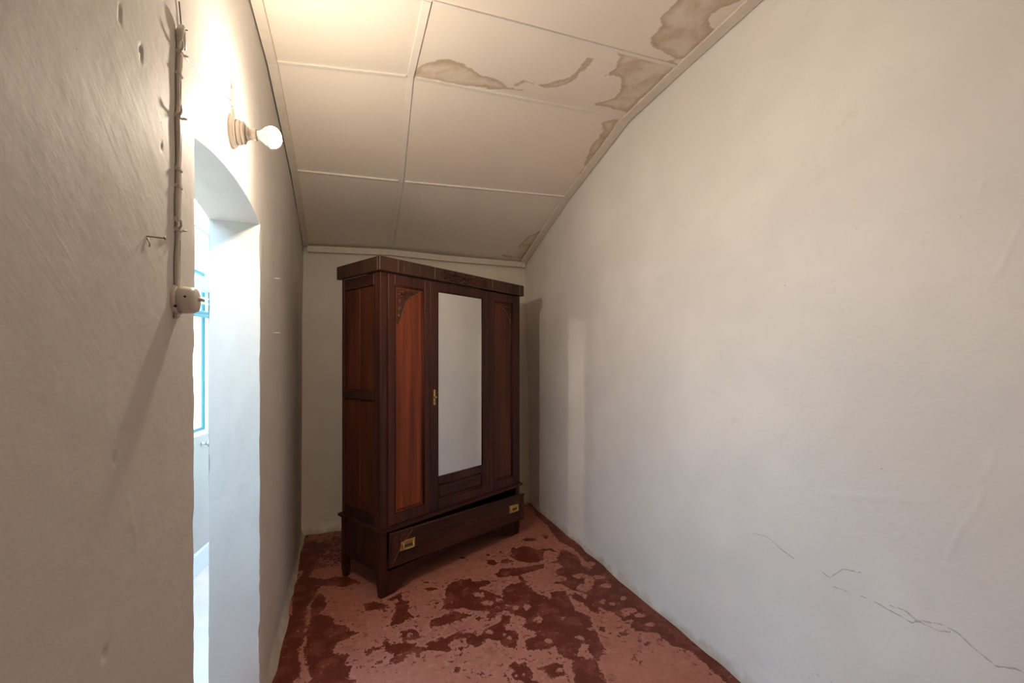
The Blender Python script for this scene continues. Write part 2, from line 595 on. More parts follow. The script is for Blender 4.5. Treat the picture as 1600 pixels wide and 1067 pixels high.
# ------------------------------------------------------------------ outlines of marks, in metres
PAINT= [
[(-0.401,3.81),(-0.31,3.843),(-0.266,3.577),(-0.271,3.36),(-0.308,3.203),(-0.213,3.124),(-0.074,3.131),(0.017,2.998),(-0.07,2.976),(-0.226,3.042),(-0.245,2.927),(-0.278,2.809),(-0.268,2.624),(-0.261,2.477),(-0.282,2.405),(-0.248,2.227),(-0.267,2.162),(-0.263,2.033),(-0.39,2.078),(-0.382,2.204),(-0.372,2.476),(-0.372,2.631),(-0.356,2.752),(-0.371,2.934),(-0.397,3.001),(-0.382,3.098),(-0.346,3.288),(-0.387,3.302)],
[(-0.23,2.961),(-0.177,2.865),(-0.172,2.771),(-0.209,2.699),(-0.131,2.655),(-0.119,2.571),(-0.06,2.542),(-0.035,2.481),(0.006,2.452),(-0.057,2.418),(-0.11,2.382),(-0.114,2.32),(-0.032,2.278),(-0.067,2.218),(-0.023,2.191),(-0.043,2.121),(-0.009,2.07),(-0.021,1.946),(-0.18,2.003),(-0.203,2.147),(-0.215,2.237),(-0.261,2.41),(-0.245,2.471),(-0.262,2.562),(-0.246,2.648),(-0.261,2.803)],
[(0.034,2.734),(0.098,2.729),(0.168,2.667),(0.155,2.602),(0.094,2.641),(0.05,2.64)],
[(0.154,2.737),(0.271,2.772),(0.235,2.698),(0.286,2.643),(0.29,2.589),(0.229,2.526),(0.296,2.486),(0.24,2.458),(0.171,2.452),(0.203,2.535),(0.219,2.614),(0.207,2.69)],
[(0.225,2.388),(0.267,2.387),(0.297,2.362),(0.287,2.281),(0.249,2.294),(0.218,2.319)],
[(0.028,2.281),(0.067,2.293),(0.129,2.297),(0.207,2.282),(0.284,2.255),(0.269,2.195),(0.213,2.178),(0.178,2.131),(0.158,2.161),(0.169,2.206),(0.127,2.271),(0.066,2.268),(0.043,2.245)],
[(0.077,2.167),(0.115,2.189),(0.106,2.156)],
[(0.518,2.702),(0.548,2.772),(0.649,2.82),(0.711,2.798),(0.73,2.74),(0.787,2.762),(0.831,2.737),(0.805,2.679),(0.746,2.676),(0.725,2.66),(0.791,2.605),(0.807,2.553),(0.846,2.524),(0.817,2.462),(0.766,2.424),(0.799,2.386),(0.723,2.335),(0.694,2.309),(0.69,2.347),(0.721,2.4),(0.667,2.42),(0.623,2.449),(0.574,2.493),(0.527,2.483),(0.468,2.518),(0.487,2.58),(0.505,2.631)],
[(0.381,2.421),(0.464,2.454),(0.526,2.477),(0.556,2.446),(0.605,2.409),(0.642,2.409),(0.562,2.38),(0.488,2.364),(0.431,2.355),(0.373,2.37)],
[(0.861,2.595),(0.928,2.644),(1.005,2.641),(1.024,2.739),(1.047,2.704),(1.032,2.598),(1.052,2.543),(1.04,2.492),(1.083,2.439),(1.116,2.383),(0.907,1.98),(0.883,1.988),(0.807,2.015),(0.814,2.084),(0.894,2.109),(0.904,2.151),(0.855,2.191),(0.881,2.218),(0.88,2.292),(0.852,2.34),(0.809,2.369),(0.778,2.462),(0.846,2.524)],
[(0.879,2.809),(0.952,2.867),(1.02,2.852),(1.125,2.834),(1.255,2.827),(1.232,2.776),(1.089,2.743),(1.021,2.731),(0.958,2.753),(0.887,2.752)],
[(0.882,3.032),(0.934,3.013),(0.961,2.952),(0.88,2.931)],
[(0.982,2.986),(1.044,3.001),(1.068,2.934),(1,2.928),(0.974,2.948)],
[(1.068,3.04),(1.161,3.051),(1.284,3.03),(1.345,3.03),(1.271,2.882),(1.188,2.871),(1.101,2.943)],
[(0.467,2.262),(0.504,2.277),(0.575,2.235),(0.593,2.251),(0.594,2.206),(0.631,2.215),(0.665,2.26),(0.716,2.265),(0.756,2.299),(0.777,2.341),(0.82,2.313),(0.808,2.28),(0.75,2.217),(0.8,2.177),(0.807,2.141),(0.767,2.07),(0.737,2.06),(0.699,2.084),(0.693,2.128),(0.639,2.173),(0.603,2.139),(0.564,2.117),(0.546,2.149),(0.522,2.21),(0.471,2.218),(0.427,2.192),(0.461,2.139),(0.417,2.14),(0.343,2.181),(0.3,2.177),(0.241,2.198),(0.205,2.136),(0.164,2.128),(0.153,2.164),(0.17,2.204),(0.211,2.199),(0.24,2.238),(0.187,2.267),(0.128,2.289),(0.13,2.329),(0.165,2.296),(0.232,2.282),(0.282,2.228),(0.334,2.205),(0.328,2.243),(0.398,2.244),(0.414,2.26),(0.436,2.241)],
[(0.212,2.343),(0.235,2.379),(0.293,2.37),(0.312,2.318),(0.322,2.293),(0.276,2.287),(0.221,2.297)],
[(0.684,1.946),(0.712,1.954),(0.72,1.925),(0.754,1.93),(0.767,1.899),(0.765,1.856),(0.747,1.821),(0.766,1.793),(0.752,1.734),(0.712,1.748),(0.708,1.814),(0.678,1.846),(0.667,1.883),(0.697,1.898),(0.675,1.923)],
[(0.363,2.805),(0.46,2.771),(0.493,2.735),(0.417,2.746)],
[(0.229,2.775),(0.266,2.762),(0.244,2.695),(0.293,2.664),(0.266,2.617),(0.301,2.487),(0.24,2.496),(0.176,2.446),(0.164,2.462),(0.215,2.608),(0.207,2.68)],
[(0.43,2.593),(0.468,2.594),(0.449,2.572)],
[(1.118,3.131),(1.24,3.163),(1.31,3.062),(1.415,3.05),(1.433,2.969),(1.377,3.014),(1.282,3.024),(1.239,2.945),(1.276,2.91),(1.224,2.862),(1.126,2.897),(1.075,2.981),(1.071,3.028)],
[(1.44,3.311),(1.502,3.289),(1.458,3.219),(1.428,3.23)],
[(1.256,3.292),(1.357,3.283),(1.377,3.22),(1.277,3.229)],
[(1.639,3.965),(1.641,3.806),(1.636,2.234),(1.456,1.99),(1.423,2.079),(1.395,2.089),(1.388,2.146),(1.352,2.274),(1.351,2.368),(1.28,2.443),(1.254,2.538),(1.205,2.556),(1.267,2.625),(1.298,2.711),(1.358,2.75),(1.367,2.811),(1.278,2.821),(1.394,2.867),(1.453,2.987),(1.501,2.994),(1.543,2.86),(1.499,2.721),(1.549,2.641),(1.556,2.765),(1.569,2.994),(1.527,3.14),(1.575,3.477),(1.578,3.753)],
[(1.235,2.41),(1.293,2.397),(1.337,2.22),(1.31,2.16),(1.281,2.184),(1.27,2.289),(1.237,2.377)],
[(1.046,2.51),(1.092,2.429),(1.117,2.389),(1.14,2.476),(1.233,2.46),(1.211,2.31),(1.193,2.243),(1.24,2.158),(1.184,2.075),(1.19,1.989),(1.168,1.966),(0.878,2.07),(0.904,2.114),(0.852,2.193),(0.883,2.233),(0.866,2.292),(0.823,2.348),(0.853,2.483),(0.995,2.562)],
[(1.067,2.404),(1.205,2.324),(1.195,2.24),(1.242,2.155),(1.206,2.064),(1.209,2.015),(1.176,1.946),(1.174,1.893),(1.136,1.855),(1.097,1.828),(1.075,1.779),(1.055,1.689),(1.033,1.623),(0.893,1.673),(0.926,1.735),(0.977,1.871),(0.942,1.944),(0.953,1.982),(0.894,2.014)],
[(0.832,1.875),(0.881,1.891),(0.921,1.872),(0.913,1.801),(0.831,1.799),(0.822,1.851),(0.805,1.876)],
[(1.629,2.511),(1.624,2.268),(1.638,2.026),(1.632,1.912),(1.639,1.685),(1.638,1.489),(1.627,1.41),(1.566,1.472),(1.562,1.605),(1.568,1.741),(1.502,1.808),(1.508,1.908),(1.409,1.955),(1.403,2.019),(1.397,2.073),(1.398,2.154),(1.332,2.22),(1.286,2.31),(1.354,2.381),(1.459,2.48),(1.52,2.55)],
[(0.456,1.993),(0.45,1.985),(0.441,1.983),(0.432,1.988),(0.428,1.997),(0.43,2.007),(0.438,2.013),(0.448,2.011),(0.455,2.003)],
[(0.481,1.98),(0.478,1.975),(0.473,1.974),(0.469,1.976),(0.467,1.981),(0.468,1.987),(0.472,1.99),(0.477,1.989),(0.48,1.985)],
[(0.561,1.925),(0.557,1.92),(0.549,1.92),(0.541,1.923),(0.537,1.93),(0.539,1.936),(0.546,1.939),(0.554,1.938),(0.56,1.932)],
[(0.656,2.349),(0.65,2.34),(0.64,2.338),(0.631,2.343),(0.627,2.354),(0.63,2.365),(0.638,2.371),(0.648,2.369),(0.656,2.361)],
[(0.513,2.131),(0.507,2.123),(0.497,2.121),(0.488,2.127),(0.483,2.136),(0.485,2.146),(0.493,2.151),(0.504,2.149),(0.511,2.141)],
[(0.29,2.157),(0.286,2.149),(0.279,2.147),(0.273,2.151),(0.269,2.159),(0.27,2.169),(0.276,2.174),(0.283,2.173),(0.288,2.167)],
[(0.447,2.089),(0.443,2.085),(0.435,2.084),(0.428,2.088),(0.424,2.094),(0.425,2.1),(0.431,2.103),(0.439,2.101),(0.445,2.096)],
[(0.44,2.847),(0.436,2.84),(0.429,2.838),(0.421,2.842),(0.417,2.85),(0.418,2.859),(0.424,2.864),(0.432,2.863),(0.438,2.856)],
[(0.749,3.111),(0.741,3.1),(0.726,3.098),(0.713,3.106),(0.705,3.119),(0.708,3.133),(0.72,3.14),(0.735,3.137),(0.747,3.126)],
[(1.035,3.107),(1.027,3.093),(1.017,3.087),(1.01,3.093),(1.009,3.108),(1.014,3.124),(1.024,3.135),(1.033,3.135),(1.038,3.124)],
[(0.936,3.092),(0.93,3.084),(0.919,3.083),(0.909,3.088),(0.905,3.098),(0.907,3.107),(0.916,3.112),(0.928,3.11),(0.935,3.102)],
[(0.937,3.093),(0.93,3.083),(0.917,3.082),(0.905,3.088),(0.899,3.1),(0.903,3.111),(0.914,3.117),(0.927,3.115),(0.936,3.105)],
[(1.032,3.101),(1.023,3.083),(1.012,3.076),(1.004,3.082),(1.004,3.1),(1.01,3.12),(1.021,3.134),(1.031,3.135),(1.036,3.121)],
[(1.154,3.118),(1.142,3.101),(1.126,3.095),(1.113,3.103),(1.109,3.122),(1.117,3.143),(1.132,3.156),(1.148,3.155),(1.156,3.14)],
[(1.432,2.876),(1.414,2.853),(1.394,2.846),(1.38,2.856),(1.38,2.879),(1.392,2.906),(1.413,2.923),(1.431,2.922),(1.439,2.903)],
[(1.263,2.028),(1.25,2.015),(1.236,2.012),(1.225,2.018),(1.225,2.032),(1.234,2.048),(1.249,2.056),(1.262,2.055),(1.268,2.044)],
[(1.353,1.965),(1.343,1.956),(1.331,1.953),(1.323,1.958),(1.324,1.969),(1.332,1.981),(1.344,1.988),(1.354,1.986),(1.358,1.978)],
[(1.412,1.845),(1.401,1.836),(1.388,1.834),(1.379,1.84),(1.379,1.85),(1.387,1.861),(1.4,1.867),(1.411,1.865),(1.416,1.856)],
[(1.295,1.782),(1.288,1.777),(1.278,1.777),(1.271,1.781),(1.269,1.787),(1.274,1.794),(1.283,1.797),(1.292,1.795),(1.297,1.789)],
[(1.351,1.958),(1.34,1.95),(1.325,1.949),(1.314,1.955),(1.311,1.966),(1.318,1.976),(1.332,1.982),(1.346,1.979),(1.353,1.97)]]
WORN= [
[(0.747,2.582),(0.735,2.567),(0.713,2.565),(0.692,2.576),(0.682,2.595),(0.687,2.614),(0.705,2.623),(0.728,2.619),(0.745,2.602)],
[(0.766,2.473),(0.752,2.456),(0.728,2.453),(0.706,2.465),(0.695,2.487),(0.701,2.508),(0.721,2.518),(0.746,2.514),(0.764,2.496)],
[(0.904,2.375),(0.895,2.365),(0.88,2.364),(0.867,2.371),(0.862,2.383),(0.866,2.396),(0.879,2.402),(0.893,2.399),(0.903,2.388)],
[(0.972,2.221),(0.959,2.206),(0.942,2.202),(0.928,2.211),(0.923,2.228),(0.931,2.247),(0.947,2.257),(0.964,2.255),(0.974,2.241)],
[(0.961,2.361),(0.948,2.342),(0.931,2.335),(0.919,2.344),(0.917,2.364),(0.926,2.387),(0.942,2.402),(0.957,2.401),(0.965,2.385)],
[(0.822,2.488),(0.815,2.48),(0.803,2.478),(0.791,2.485),(0.786,2.495),(0.789,2.506),(0.8,2.512),(0.812,2.509),(0.821,2.5)],
[(0.857,2.419),(0.851,2.412),(0.842,2.411),(0.833,2.416),(0.829,2.425),(0.832,2.433),(0.84,2.437),(0.85,2.435),(0.857,2.428)],
[(0.676,2.215),(0.67,2.209),(0.659,2.208),(0.649,2.213),(0.644,2.222),(0.647,2.231),(0.656,2.235),(0.667,2.232),(0.675,2.225)],
[(0.742,2.164),(0.737,2.159),(0.729,2.158),(0.721,2.162),(0.717,2.169),(0.72,2.176),(0.727,2.179),(0.736,2.177),(0.742,2.171)],
[(0.767,2.122),(0.761,2.115),(0.752,2.113),(0.743,2.118),(0.74,2.127),(0.743,2.136),(0.751,2.141),(0.761,2.139),(0.767,2.132)],
[(0.276,2.336),(0.271,2.323),(0.262,2.318),(0.253,2.324),(0.249,2.338),(0.25,2.354),(0.258,2.364),(0.267,2.364),(0.275,2.353)],
[(0.901,2.118),(0.885,2.102),(0.861,2.1),(0.84,2.111),(0.831,2.132),(0.839,2.152),(0.86,2.162),(0.885,2.157),(0.901,2.14)],
[(0.886,2.24),(0.868,2.215),(0.846,2.207),(0.828,2.219),(0.823,2.246),(0.834,2.275),(0.856,2.294),(0.878,2.292),(0.89,2.27)],
[(0.613,2.439),(0.601,2.428),(0.58,2.428),(0.558,2.439),(0.545,2.455),(0.549,2.47),(0.566,2.477),(0.59,2.471),(0.608,2.456)],
[(0.762,2.296),(0.753,2.284),(0.739,2.281),(0.727,2.288),(0.722,2.303),(0.727,2.318),(0.739,2.326),(0.753,2.324),(0.762,2.312)],
[(0.699,1.863),(0.696,1.859),(0.69,1.858),(0.686,1.861),(0.684,1.866),(0.685,1.871),(0.69,1.874),(0.696,1.873),(0.699,1.869)],
[(0.735,1.859),(0.732,1.855),(0.725,1.854),(0.72,1.857),(0.718,1.862),(0.72,1.867),(0.725,1.87),(0.731,1.868),(0.735,1.864)],
[(0.237,2.691),(0.231,2.679),(0.22,2.676),(0.209,2.682),(0.202,2.696),(0.203,2.71),(0.212,2.719),(0.224,2.717),(0.234,2.706)],
[(0.826,2.639),(0.81,2.614),(0.789,2.606),(0.77,2.618),(0.764,2.645),(0.772,2.675),(0.792,2.694),(0.814,2.692),(0.828,2.67)],
[(0.972,2.22),(0.959,2.204),(0.941,2.2),(0.927,2.208),(0.924,2.227),(0.932,2.246),(0.948,2.258),(0.965,2.256),(0.975,2.241)],
[(1.105,2.197),(1.098,2.189),(1.089,2.187),(1.082,2.191),(1.081,2.2),(1.085,2.209),(1.094,2.215),(1.102,2.214),(1.106,2.207)],
[(1.125,2.006),(1.114,1.999),(1.096,2),(1.079,2.008),(1.072,2.019),(1.077,2.029),(1.093,2.033),(1.111,2.028),(1.124,2.018)],
[(0.897,2.371),(0.888,2.361),(0.875,2.359),(0.863,2.366),(0.858,2.378),(0.863,2.39),(0.874,2.397),(0.888,2.394),(0.897,2.384)],
[(1.567,2.517),(1.549,2.507),(1.52,2.509),(1.493,2.521),(1.482,2.539),(1.491,2.554),(1.516,2.559),(1.546,2.551),(1.566,2.535)],
[(1.556,2.413),(1.537,2.399),(1.51,2.398),(1.488,2.41),(1.48,2.429),(1.491,2.447),(1.515,2.455),(1.542,2.449),(1.558,2.432)],
[(1.413,2.267),(1.402,2.256),(1.388,2.253),(1.378,2.259),(1.377,2.272),(1.385,2.286),(1.399,2.294),(1.412,2.292),(1.417,2.282)],
[(1.452,2.223),(1.442,2.216),(1.428,2.215),(1.416,2.221),(1.413,2.231),(1.419,2.241),(1.432,2.246),(1.446,2.243),(1.454,2.234)],
[(1.546,2.259),(1.536,2.25),(1.523,2.248),(1.514,2.254),(1.513,2.264),(1.52,2.275),(1.532,2.28),(1.543,2.278),(1.549,2.27)],
[(1.598,2.707),(1.578,2.689),(1.551,2.686),(1.529,2.698),(1.523,2.72),(1.535,2.742),(1.56,2.754),(1.587,2.749),(1.602,2.73)],
[(1.473,2.496),(1.443,2.46),(1.413,2.447),(1.395,2.462),(1.398,2.498),(1.421,2.539),(1.454,2.566),(1.481,2.566),(1.489,2.537)],
[(1.468,2.572),(1.444,2.556),(1.409,2.556),(1.377,2.572),(1.364,2.596),(1.376,2.618),(1.407,2.627),(1.443,2.619),(1.467,2.597)],
[(1.415,2.429),(1.388,2.406),(1.352,2.401),(1.323,2.418),(1.314,2.447),(1.33,2.476),(1.364,2.492),(1.399,2.485),(1.419,2.46)],
[(1.317,2.588),(1.293,2.567),(1.257,2.565),(1.226,2.581),(1.214,2.609),(1.227,2.636),(1.259,2.65),(1.295,2.642),(1.318,2.618)],
[(1.518,2.113),(1.498,2.103),(1.467,2.104),(1.44,2.117),(1.429,2.135),(1.439,2.151),(1.466,2.156),(1.498,2.148),(1.518,2.131)],
[(1.109,2.196),(1.102,2.19),(1.092,2.189),(1.083,2.193),(1.08,2.201),(1.084,2.209),(1.093,2.213),(1.103,2.211),(1.109,2.204)],
[(1.122,2.011),(1.112,2.004),(1.095,2.004),(1.081,2.011),(1.075,2.022),(1.08,2.032),(1.095,2.036),(1.111,2.032),(1.122,2.022)],
[(0.947,2.034),(0.939,2.026),(0.925,2.025),(0.913,2.032),(0.908,2.042),(0.912,2.052),(0.924,2.057),(0.938,2.054),(0.947,2.045)],
[(1.405,2.268),(1.394,2.256),(1.382,2.252),(1.374,2.258),(1.375,2.27),(1.383,2.284),(1.395,2.292),(1.406,2.292),(1.41,2.282)],
[(1.442,2.096),(1.436,2.092),(1.428,2.091),(1.422,2.094),(1.421,2.1),(1.425,2.106),(1.433,2.109),(1.44,2.108),(1.444,2.103)],
[(1.528,2.121),(1.508,2.112),(1.478,2.114),(1.451,2.127),(1.439,2.144),(1.448,2.158),(1.475,2.162),(1.506,2.154),(1.527,2.138)],
[(1.546,2.059),(1.53,2.053),(1.506,2.055),(1.483,2.065),(1.473,2.079),(1.481,2.089),(1.502,2.092),(1.527,2.085),(1.545,2.072)],
[(1.55,1.973),(1.537,1.966),(1.517,1.967),(1.5,1.975),(1.493,1.987),(1.501,1.996),(1.518,2),(1.538,1.995),(1.551,1.984)],
[(1.448,2.035),(1.437,2.027),(1.421,2.027),(1.408,2.033),(1.405,2.044),(1.411,2.054),(1.426,2.059),(1.441,2.055),(1.45,2.046)],
[(1.207,2.052),(1.199,2.045),(1.189,2.044),(1.181,2.049),(1.179,2.057),(1.183,2.065),(1.193,2.07),(1.203,2.068),(1.209,2.061)],
[(0.899,1.831),(0.894,1.825),(0.886,1.823),(0.881,1.827),(0.879,1.834),(0.883,1.841),(0.89,1.846),(0.897,1.845),(0.901,1.839)],
[(1.563,2.416),(1.547,2.408),(1.522,2.41),(1.499,2.42),(1.489,2.435),(1.496,2.447),(1.518,2.45),(1.544,2.444),(1.561,2.43)],
[(1.07,1.962),(1.126,1.953),(1.081,1.915),(1.101,1.847),(1.052,1.85),(1.025,1.894)]]
STAIN= [
[(1.261,1.447),(1.27,1.574),(1.299,1.61),(1.314,1.729),(1.575,1.808),(1.58,1.597),(1.492,1.541),(1.464,1.506),(1.495,1.472),(1.546,1.409),(1.523,1.365)],
[(0.257,2.203),(0.279,2.109),(0.326,2.055),(0.398,2.027),(0.488,2.029),(0.545,2.072),(0.589,2.1),(0.64,2.109),(0.764,2.176),(0.876,2.19),(0.682,2.206),(0.408,2.2)],
[(0.76,2.166),(0.812,2.095),(0.884,2.111),(0.95,2.109),(1.047,2.03),(1.056,1.97),(1.059,1.88),(1.092,1.847),(1.098,1.925),(1.084,2.023),(1.035,2.113),(0.953,2.146),(0.843,2.109),(0.786,2.165)],
[(1.145,1.787),(1.363,1.812),(1.582,1.825),(1.58,2.058),(1.582,2.286),(1.311,2.244),(1.412,2.155),(1.387,2.048),(1.288,1.965),(1.223,1.997),(1.254,1.914),(1.226,1.83)],
[(1.357,4.181),(1.469,4),(1.522,3.786),(1.637,3.666),(1.622,3.949),(1.616,4.204)],
[(1.46,2.40),(1.573,2.35),(1.602,2.865),(1.641,3.152),(1.518,2.624),(1.526,2.468)]]
CRACK_R= [
[(0.992,0.647),(0.952,0.65),(0.92,0.646),(0.879,0.643),(0.845,0.638),(0.821,0.658),(0.767,0.677),(0.731,0.671),(0.703,0.651),(0.664,0.634)],
[(0.658,0.628),(0.622,0.647),(0.604,0.647)],
[(0.906,0.66),(0.862,0.667),(0.834,0.653),(0.774,0.654),(0.752,0.665)],
[(1.088,0.632),(1.022,0.642)],
[(1.123,0.667),(1.097,0.658),(1.048,0.713),(0.992,0.726)],
[(1.428,0.698),(1.352,0.71),(1.287,0.683),(1.229,0.667)],
[(1.177,0.233),(1.159,0.269),(1.088,0.283)]]
RIDGE_R= [
[(0.845,1.667),(0.808,1.681),(0.759,1.682),(0.731,1.695),(0.703,1.688),(0.664,1.681),(0.646,1.696),(0.634,1.736),(0.607,1.812)],
[(0.69,1.918),(0.677,1.957),(0.658,1.963),(0.604,1.947)],
[(0.684,1.078),(0.697,1.03),(0.724,0.981),(0.759,0.878)],
[(0.774,0.843),(0.731,0.854),(0.684,0.852)],
[(0.658,1.189),(0.671,1.152),(0.684,1.131)],
[(2.519,1.641),(2.496,1.295),(2.348,0.934),(2.3,0.66)],
[(1.14,1.861),(1.07,1.846)],
[(2.617,2.586),(2.6,2.402),(2.519,2.226)],
[(1.135,0.956),(1.022,0.978),(0.854,1.018)],
[(3.755,0.989),(3.467,0.878),(3.275,0.889)],
[(1.953,0.95),(1.828,0.931)]]
# ------------------------------------------------------------------ room shell
def XL(y):            # left wall line
    return -0.420 - 0.0222 * (np.asarray(y) - 3.986)


def XR(y):            # right wall line
    return 1.672 + 0.0149 * (np.asarray(y) - 4.105)


# seams of the ceiling boards, back to front: left, middle and right end of each
ROWS = [[(-.427, 4.27, 2.478), (.297, 4.27, 2.512), (1.675, 4.274, 2.49)],
        [(-.408, 3.03, 2.654), (.286, 3.08, 2.697), (1.66, 3.2, 2.805)],
        [(-.379, 2.169, 2.781), (.247, 2.19, 2.862), (1.647, 2.357, 3.0)],
        [(-.368, 1.62, 2.77), (.2565, 1.69, 2.853), (1.639, 1.846, 3.005)],
        [(-.35, .45, 2.77), (.2565, .5, 2.85), (1.62, .62, 3.0)],
        [(-.33, -.6, 2.77), (.2565, -.6, 2.85), (1.61, -.6, 3.0)],
        [(-.33, -1.4, 2.77), (.2565, -1.4, 2.85), (1.6, -1.4, 3.0)]]


def row_at(r, x):
    xs = [p[0] for p in r]
    return np.interp(x, xs, [p[1] for p in r]), np.interp(x, xs, [p[2] for p in r])


def ceil_z(x, y):
    q = [row_at(r, x) for r in ROWS][::-1]
    return float(np.interp(y, [a for a, _ in q], [b_ for _, b_ in q]))


def axis(*segs):
    out = []
    for a, b_, st in segs:
        n = max(1, int(round((b_ - a) / st)))
        out += list(np.linspace(a, b_, n, endpoint=False))
    out.append(segs[-1][1])
    return np.array(out)


# --- floor
fy = axis((-1.4, 1.1, 0.05), (1.1, 4.5, 0.008))
fx = axis((-0.6, 1.85, 0.008))
X, Y = np.meshgrid(fx, fy, indexing='ij')
pf = poly_sd(X, Y, PAINT)
pf = np.minimum(pf, -poly_sd(X, Y, WORN))
edge_r = XR(Y) - X
pf = np.maximum(pf, np.where(Y > 1.3, 0.035 - np.abs(edge_r) + 0.03 * fbm(Y * 3, X, 3, 5), -1))
pf = np.where((Y > 3.3) & (X < 0.2), np.maximum(pf, 0.02 * fbm(X * 5, Y * 5, 3, 8)), pf)
me = grid_mesh('floor', [(X, Y, 0 * X, X, Y)], {'paint': pf}, smooth=False)
o = link_mesh('floor', me, M_floor)
tag(o, 'worn red painted floor with pinkish bare patches', 'floor', kind='structure')

# --- left wall with the arched doorway
D0, D1, THK = 1.204, 2.028, 0.18


def arch(y):
    t = (np.asarray(y) - D0) / (D1 - D0)
    return 1.972 + 0.043 * t + 4 * 0.042 * t * (1 - t)


HOLES = [(0.919, 1.982, 0.0045, 0.012, 0.007), (0.845, 1.994, 0.004, 0.012, 0.006), (1.005, 1.86, 0.004, 0.006, 0.004),
         (0.83, 1.30, 0.006, 0.006, 0.004), (0.80, 1.02, 0.008, 0.008, 0.004)]
SCRATCH_L = [[(0.875, 1.22), (0.90, 1.16), (0.905, 1.12)]]


def dispL(y, z):
    d = 0.0035 * fbm(y * 1.6, z * 1.6, 2, 1) + 0.0016 * fbm(y * 6, z * 6, 3, 4)
    d = d + 0.0003 * fbm((y + z) * 9, (z - y) * 40, 2, 6)
    d = d - 0.028 * np.clip((y - 2.6) / 1.6, 0, 1) ** 2 * (z > 0)
    d = d + 0.03 * np.clip(1 - z / 0.07, 0, 1) ** 2 * (0.6 + fbm(y * 5, z * 3, 2, 9))
    for hy, hz, sy, sz, dep in HOLES:
        q = ((y - hy) / sy + 0.35 * (z - hz) / sz) ** 2 + ((z - hz) / sz) ** 2
        d = d - dep * np.exp(-q ** 4)
    for pl in SCRATCH_L:
        d = d + 0.0005 * np.exp(-(seg_dist(np.asarray(y), np.asarray(z), pl) / 0.006) ** 2)
    # chipped arrises of the doorway
    for e in (D0, D1):
        k = np.exp(-((y - e) / 0.012) ** 2) * np.clip((2.01 - z) / 0.04, 0, 1)
        d = d - k * (0.001 + 0.008 * np.clip(fbm(z * 8, y * 0 + e, 3, 12), 0, 1)
                     + 0.014 * np.clip(0.9 - z, 0, 0.5) * np.clip(0.4 + 1.5 * fbm(z * 14, y * 0 + e, 4, 15), 0, 2))
    return d


def wall_grid(cols, z0, z1, nrow, flip=False):
    t = np.linspace(0, 1, nrow)
    Yg, T = np.meshgrid(cols, t, indexing='ij')
    Zg = z0[:, None] + (z1 - z0)[:, None] * T
    return Yg, Zg


cz = lambda ys: np.array([ceil_z(-0.4, y) + 0.03 for y in ys])
grids = []
# before the door, above it, beyond it
c_a = axis((-1.4, 0.55, 0.04), (0.55, D0, 0.005))
Yg, Zg = wall_grid(c_a, 0 * c_a, cz(c_a), 420)
grids.append((XL(Yg) + dispL(Yg, Zg), Yg, Zg, Yg, Zg))
c_b = axis((D0, D1, 0.008))
Yg, Zg = wall_grid(c_b, arch(c_b), cz(c_b), 110)
grids.append((XL(Yg) + dispL(Yg, Zg), Yg, Zg, Yg, Zg))
c_c = axis((D1, 4.36, 0.009))
Yg, Zg = wall_grid(c_c, 0 * c_c, cz(c_c), 330)
grids.append((XL(Yg) + dispL(Yg, Zg), Yg, Zg, Yg, Zg))
# jambs
for e in (D0, D1):
    zz = np.linspace(0, float(arch(e)), 330)
    tt = np.linspace(0, 1, 14)
    Zg, T = np.meshgrid(zz, tt, indexing='ij')
    Yg = np.full(Zg.shape, e) + 0.003 * fbm(Zg * 4, T * 2, 3, 21) * np.sin(T * math.pi)
    x0 = XL(e) + dispL(np.full(Zg.shape, e), Zg)
    xb = XL(e) - THK + 0.004 * fbm(Zg * 9, Zg * 0, 3, 30)
    grids.append((x0 * (1 - T) + xb * T, Yg, Zg, T * THK + e, Zg))
# soffit
tt = np.linspace(0, 1, 14)
Yg, T = np.meshgrid(c_b, tt, indexing='ij')
Zg = arch(Yg)
x0 = XL(Yg) + dispL(Yg, Zg)
grids.append((x0 * (1 - T) + (XL(Yg) - THK) * T, Yg, Zg + 0.002 * fbm(Yg * 7, T * 3, 2, 3) * np.sin(T * math.pi), Yg, T * THK + 2))
# face towards the passage
for cols, zb in ((axis((-1.4, D0, 0.1)), None), (axis((D0, D1, 0.02)), 'a'), (axis((D1, 4.36, 0.1)), None)):
    z0 = arch(cols) if zb else 0 * cols
    Yg, Zg = wall_grid(cols, z0, cz(cols), 12)
    grids.append((XL(Yg) - THK, Yg, Zg, Yg, Zg))
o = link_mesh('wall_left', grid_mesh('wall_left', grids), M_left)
tag(o, 'rough cream plaster wall with arched doorway on the left', 'wall', kind='structure')

# --- right wall
ry = axis((-1.4, 0.55, 0.04), (0.55, 1.35, 0.0045), (1.35, 4.42, 0.012))
rz = np.concatenate([np.linspace(0, 0.12, 14), np.linspace(0.132, 0.49, 30), np.linspace(0.5, 0.80, 72), np.linspace(0.812, 1, 172)[:]])
rz = np.unique(np.concatenate([np.linspace(0, 0.5, 45), np.linspace(0.5, 0.80, 70), np.linspace(0.80, 3.05, 190)]))
Y, Z = np.meshgrid(ry, rz, indexing='ij')
dR = 0.010 * fbm(Y * 1.2, Z * 1.2, 2, 40) + 0.0022 * fbm(Y * 5, Z * 5, 3, 44)
for pl in RIDGE_R:
    dd = seg_dist(Y, Z, pl)
    dR = dR + 0.0015 * np.exp(-(dd / 0.006) ** 2)
dR = dR + 0.02 * np.clip(1 - Z / 0.06, 0, 1) ** 2 * (0.6 + fbm(Y * 5, Z * 3, 2, 49))
ck = np.full(Y.shape, 0.05)
for pl in CRACK_R:
    m = np.abs(Y - 0.85) < 0.9
    dd = seg_dist(Y, Z, pl)
    ck = np.minimum(ck, dd)
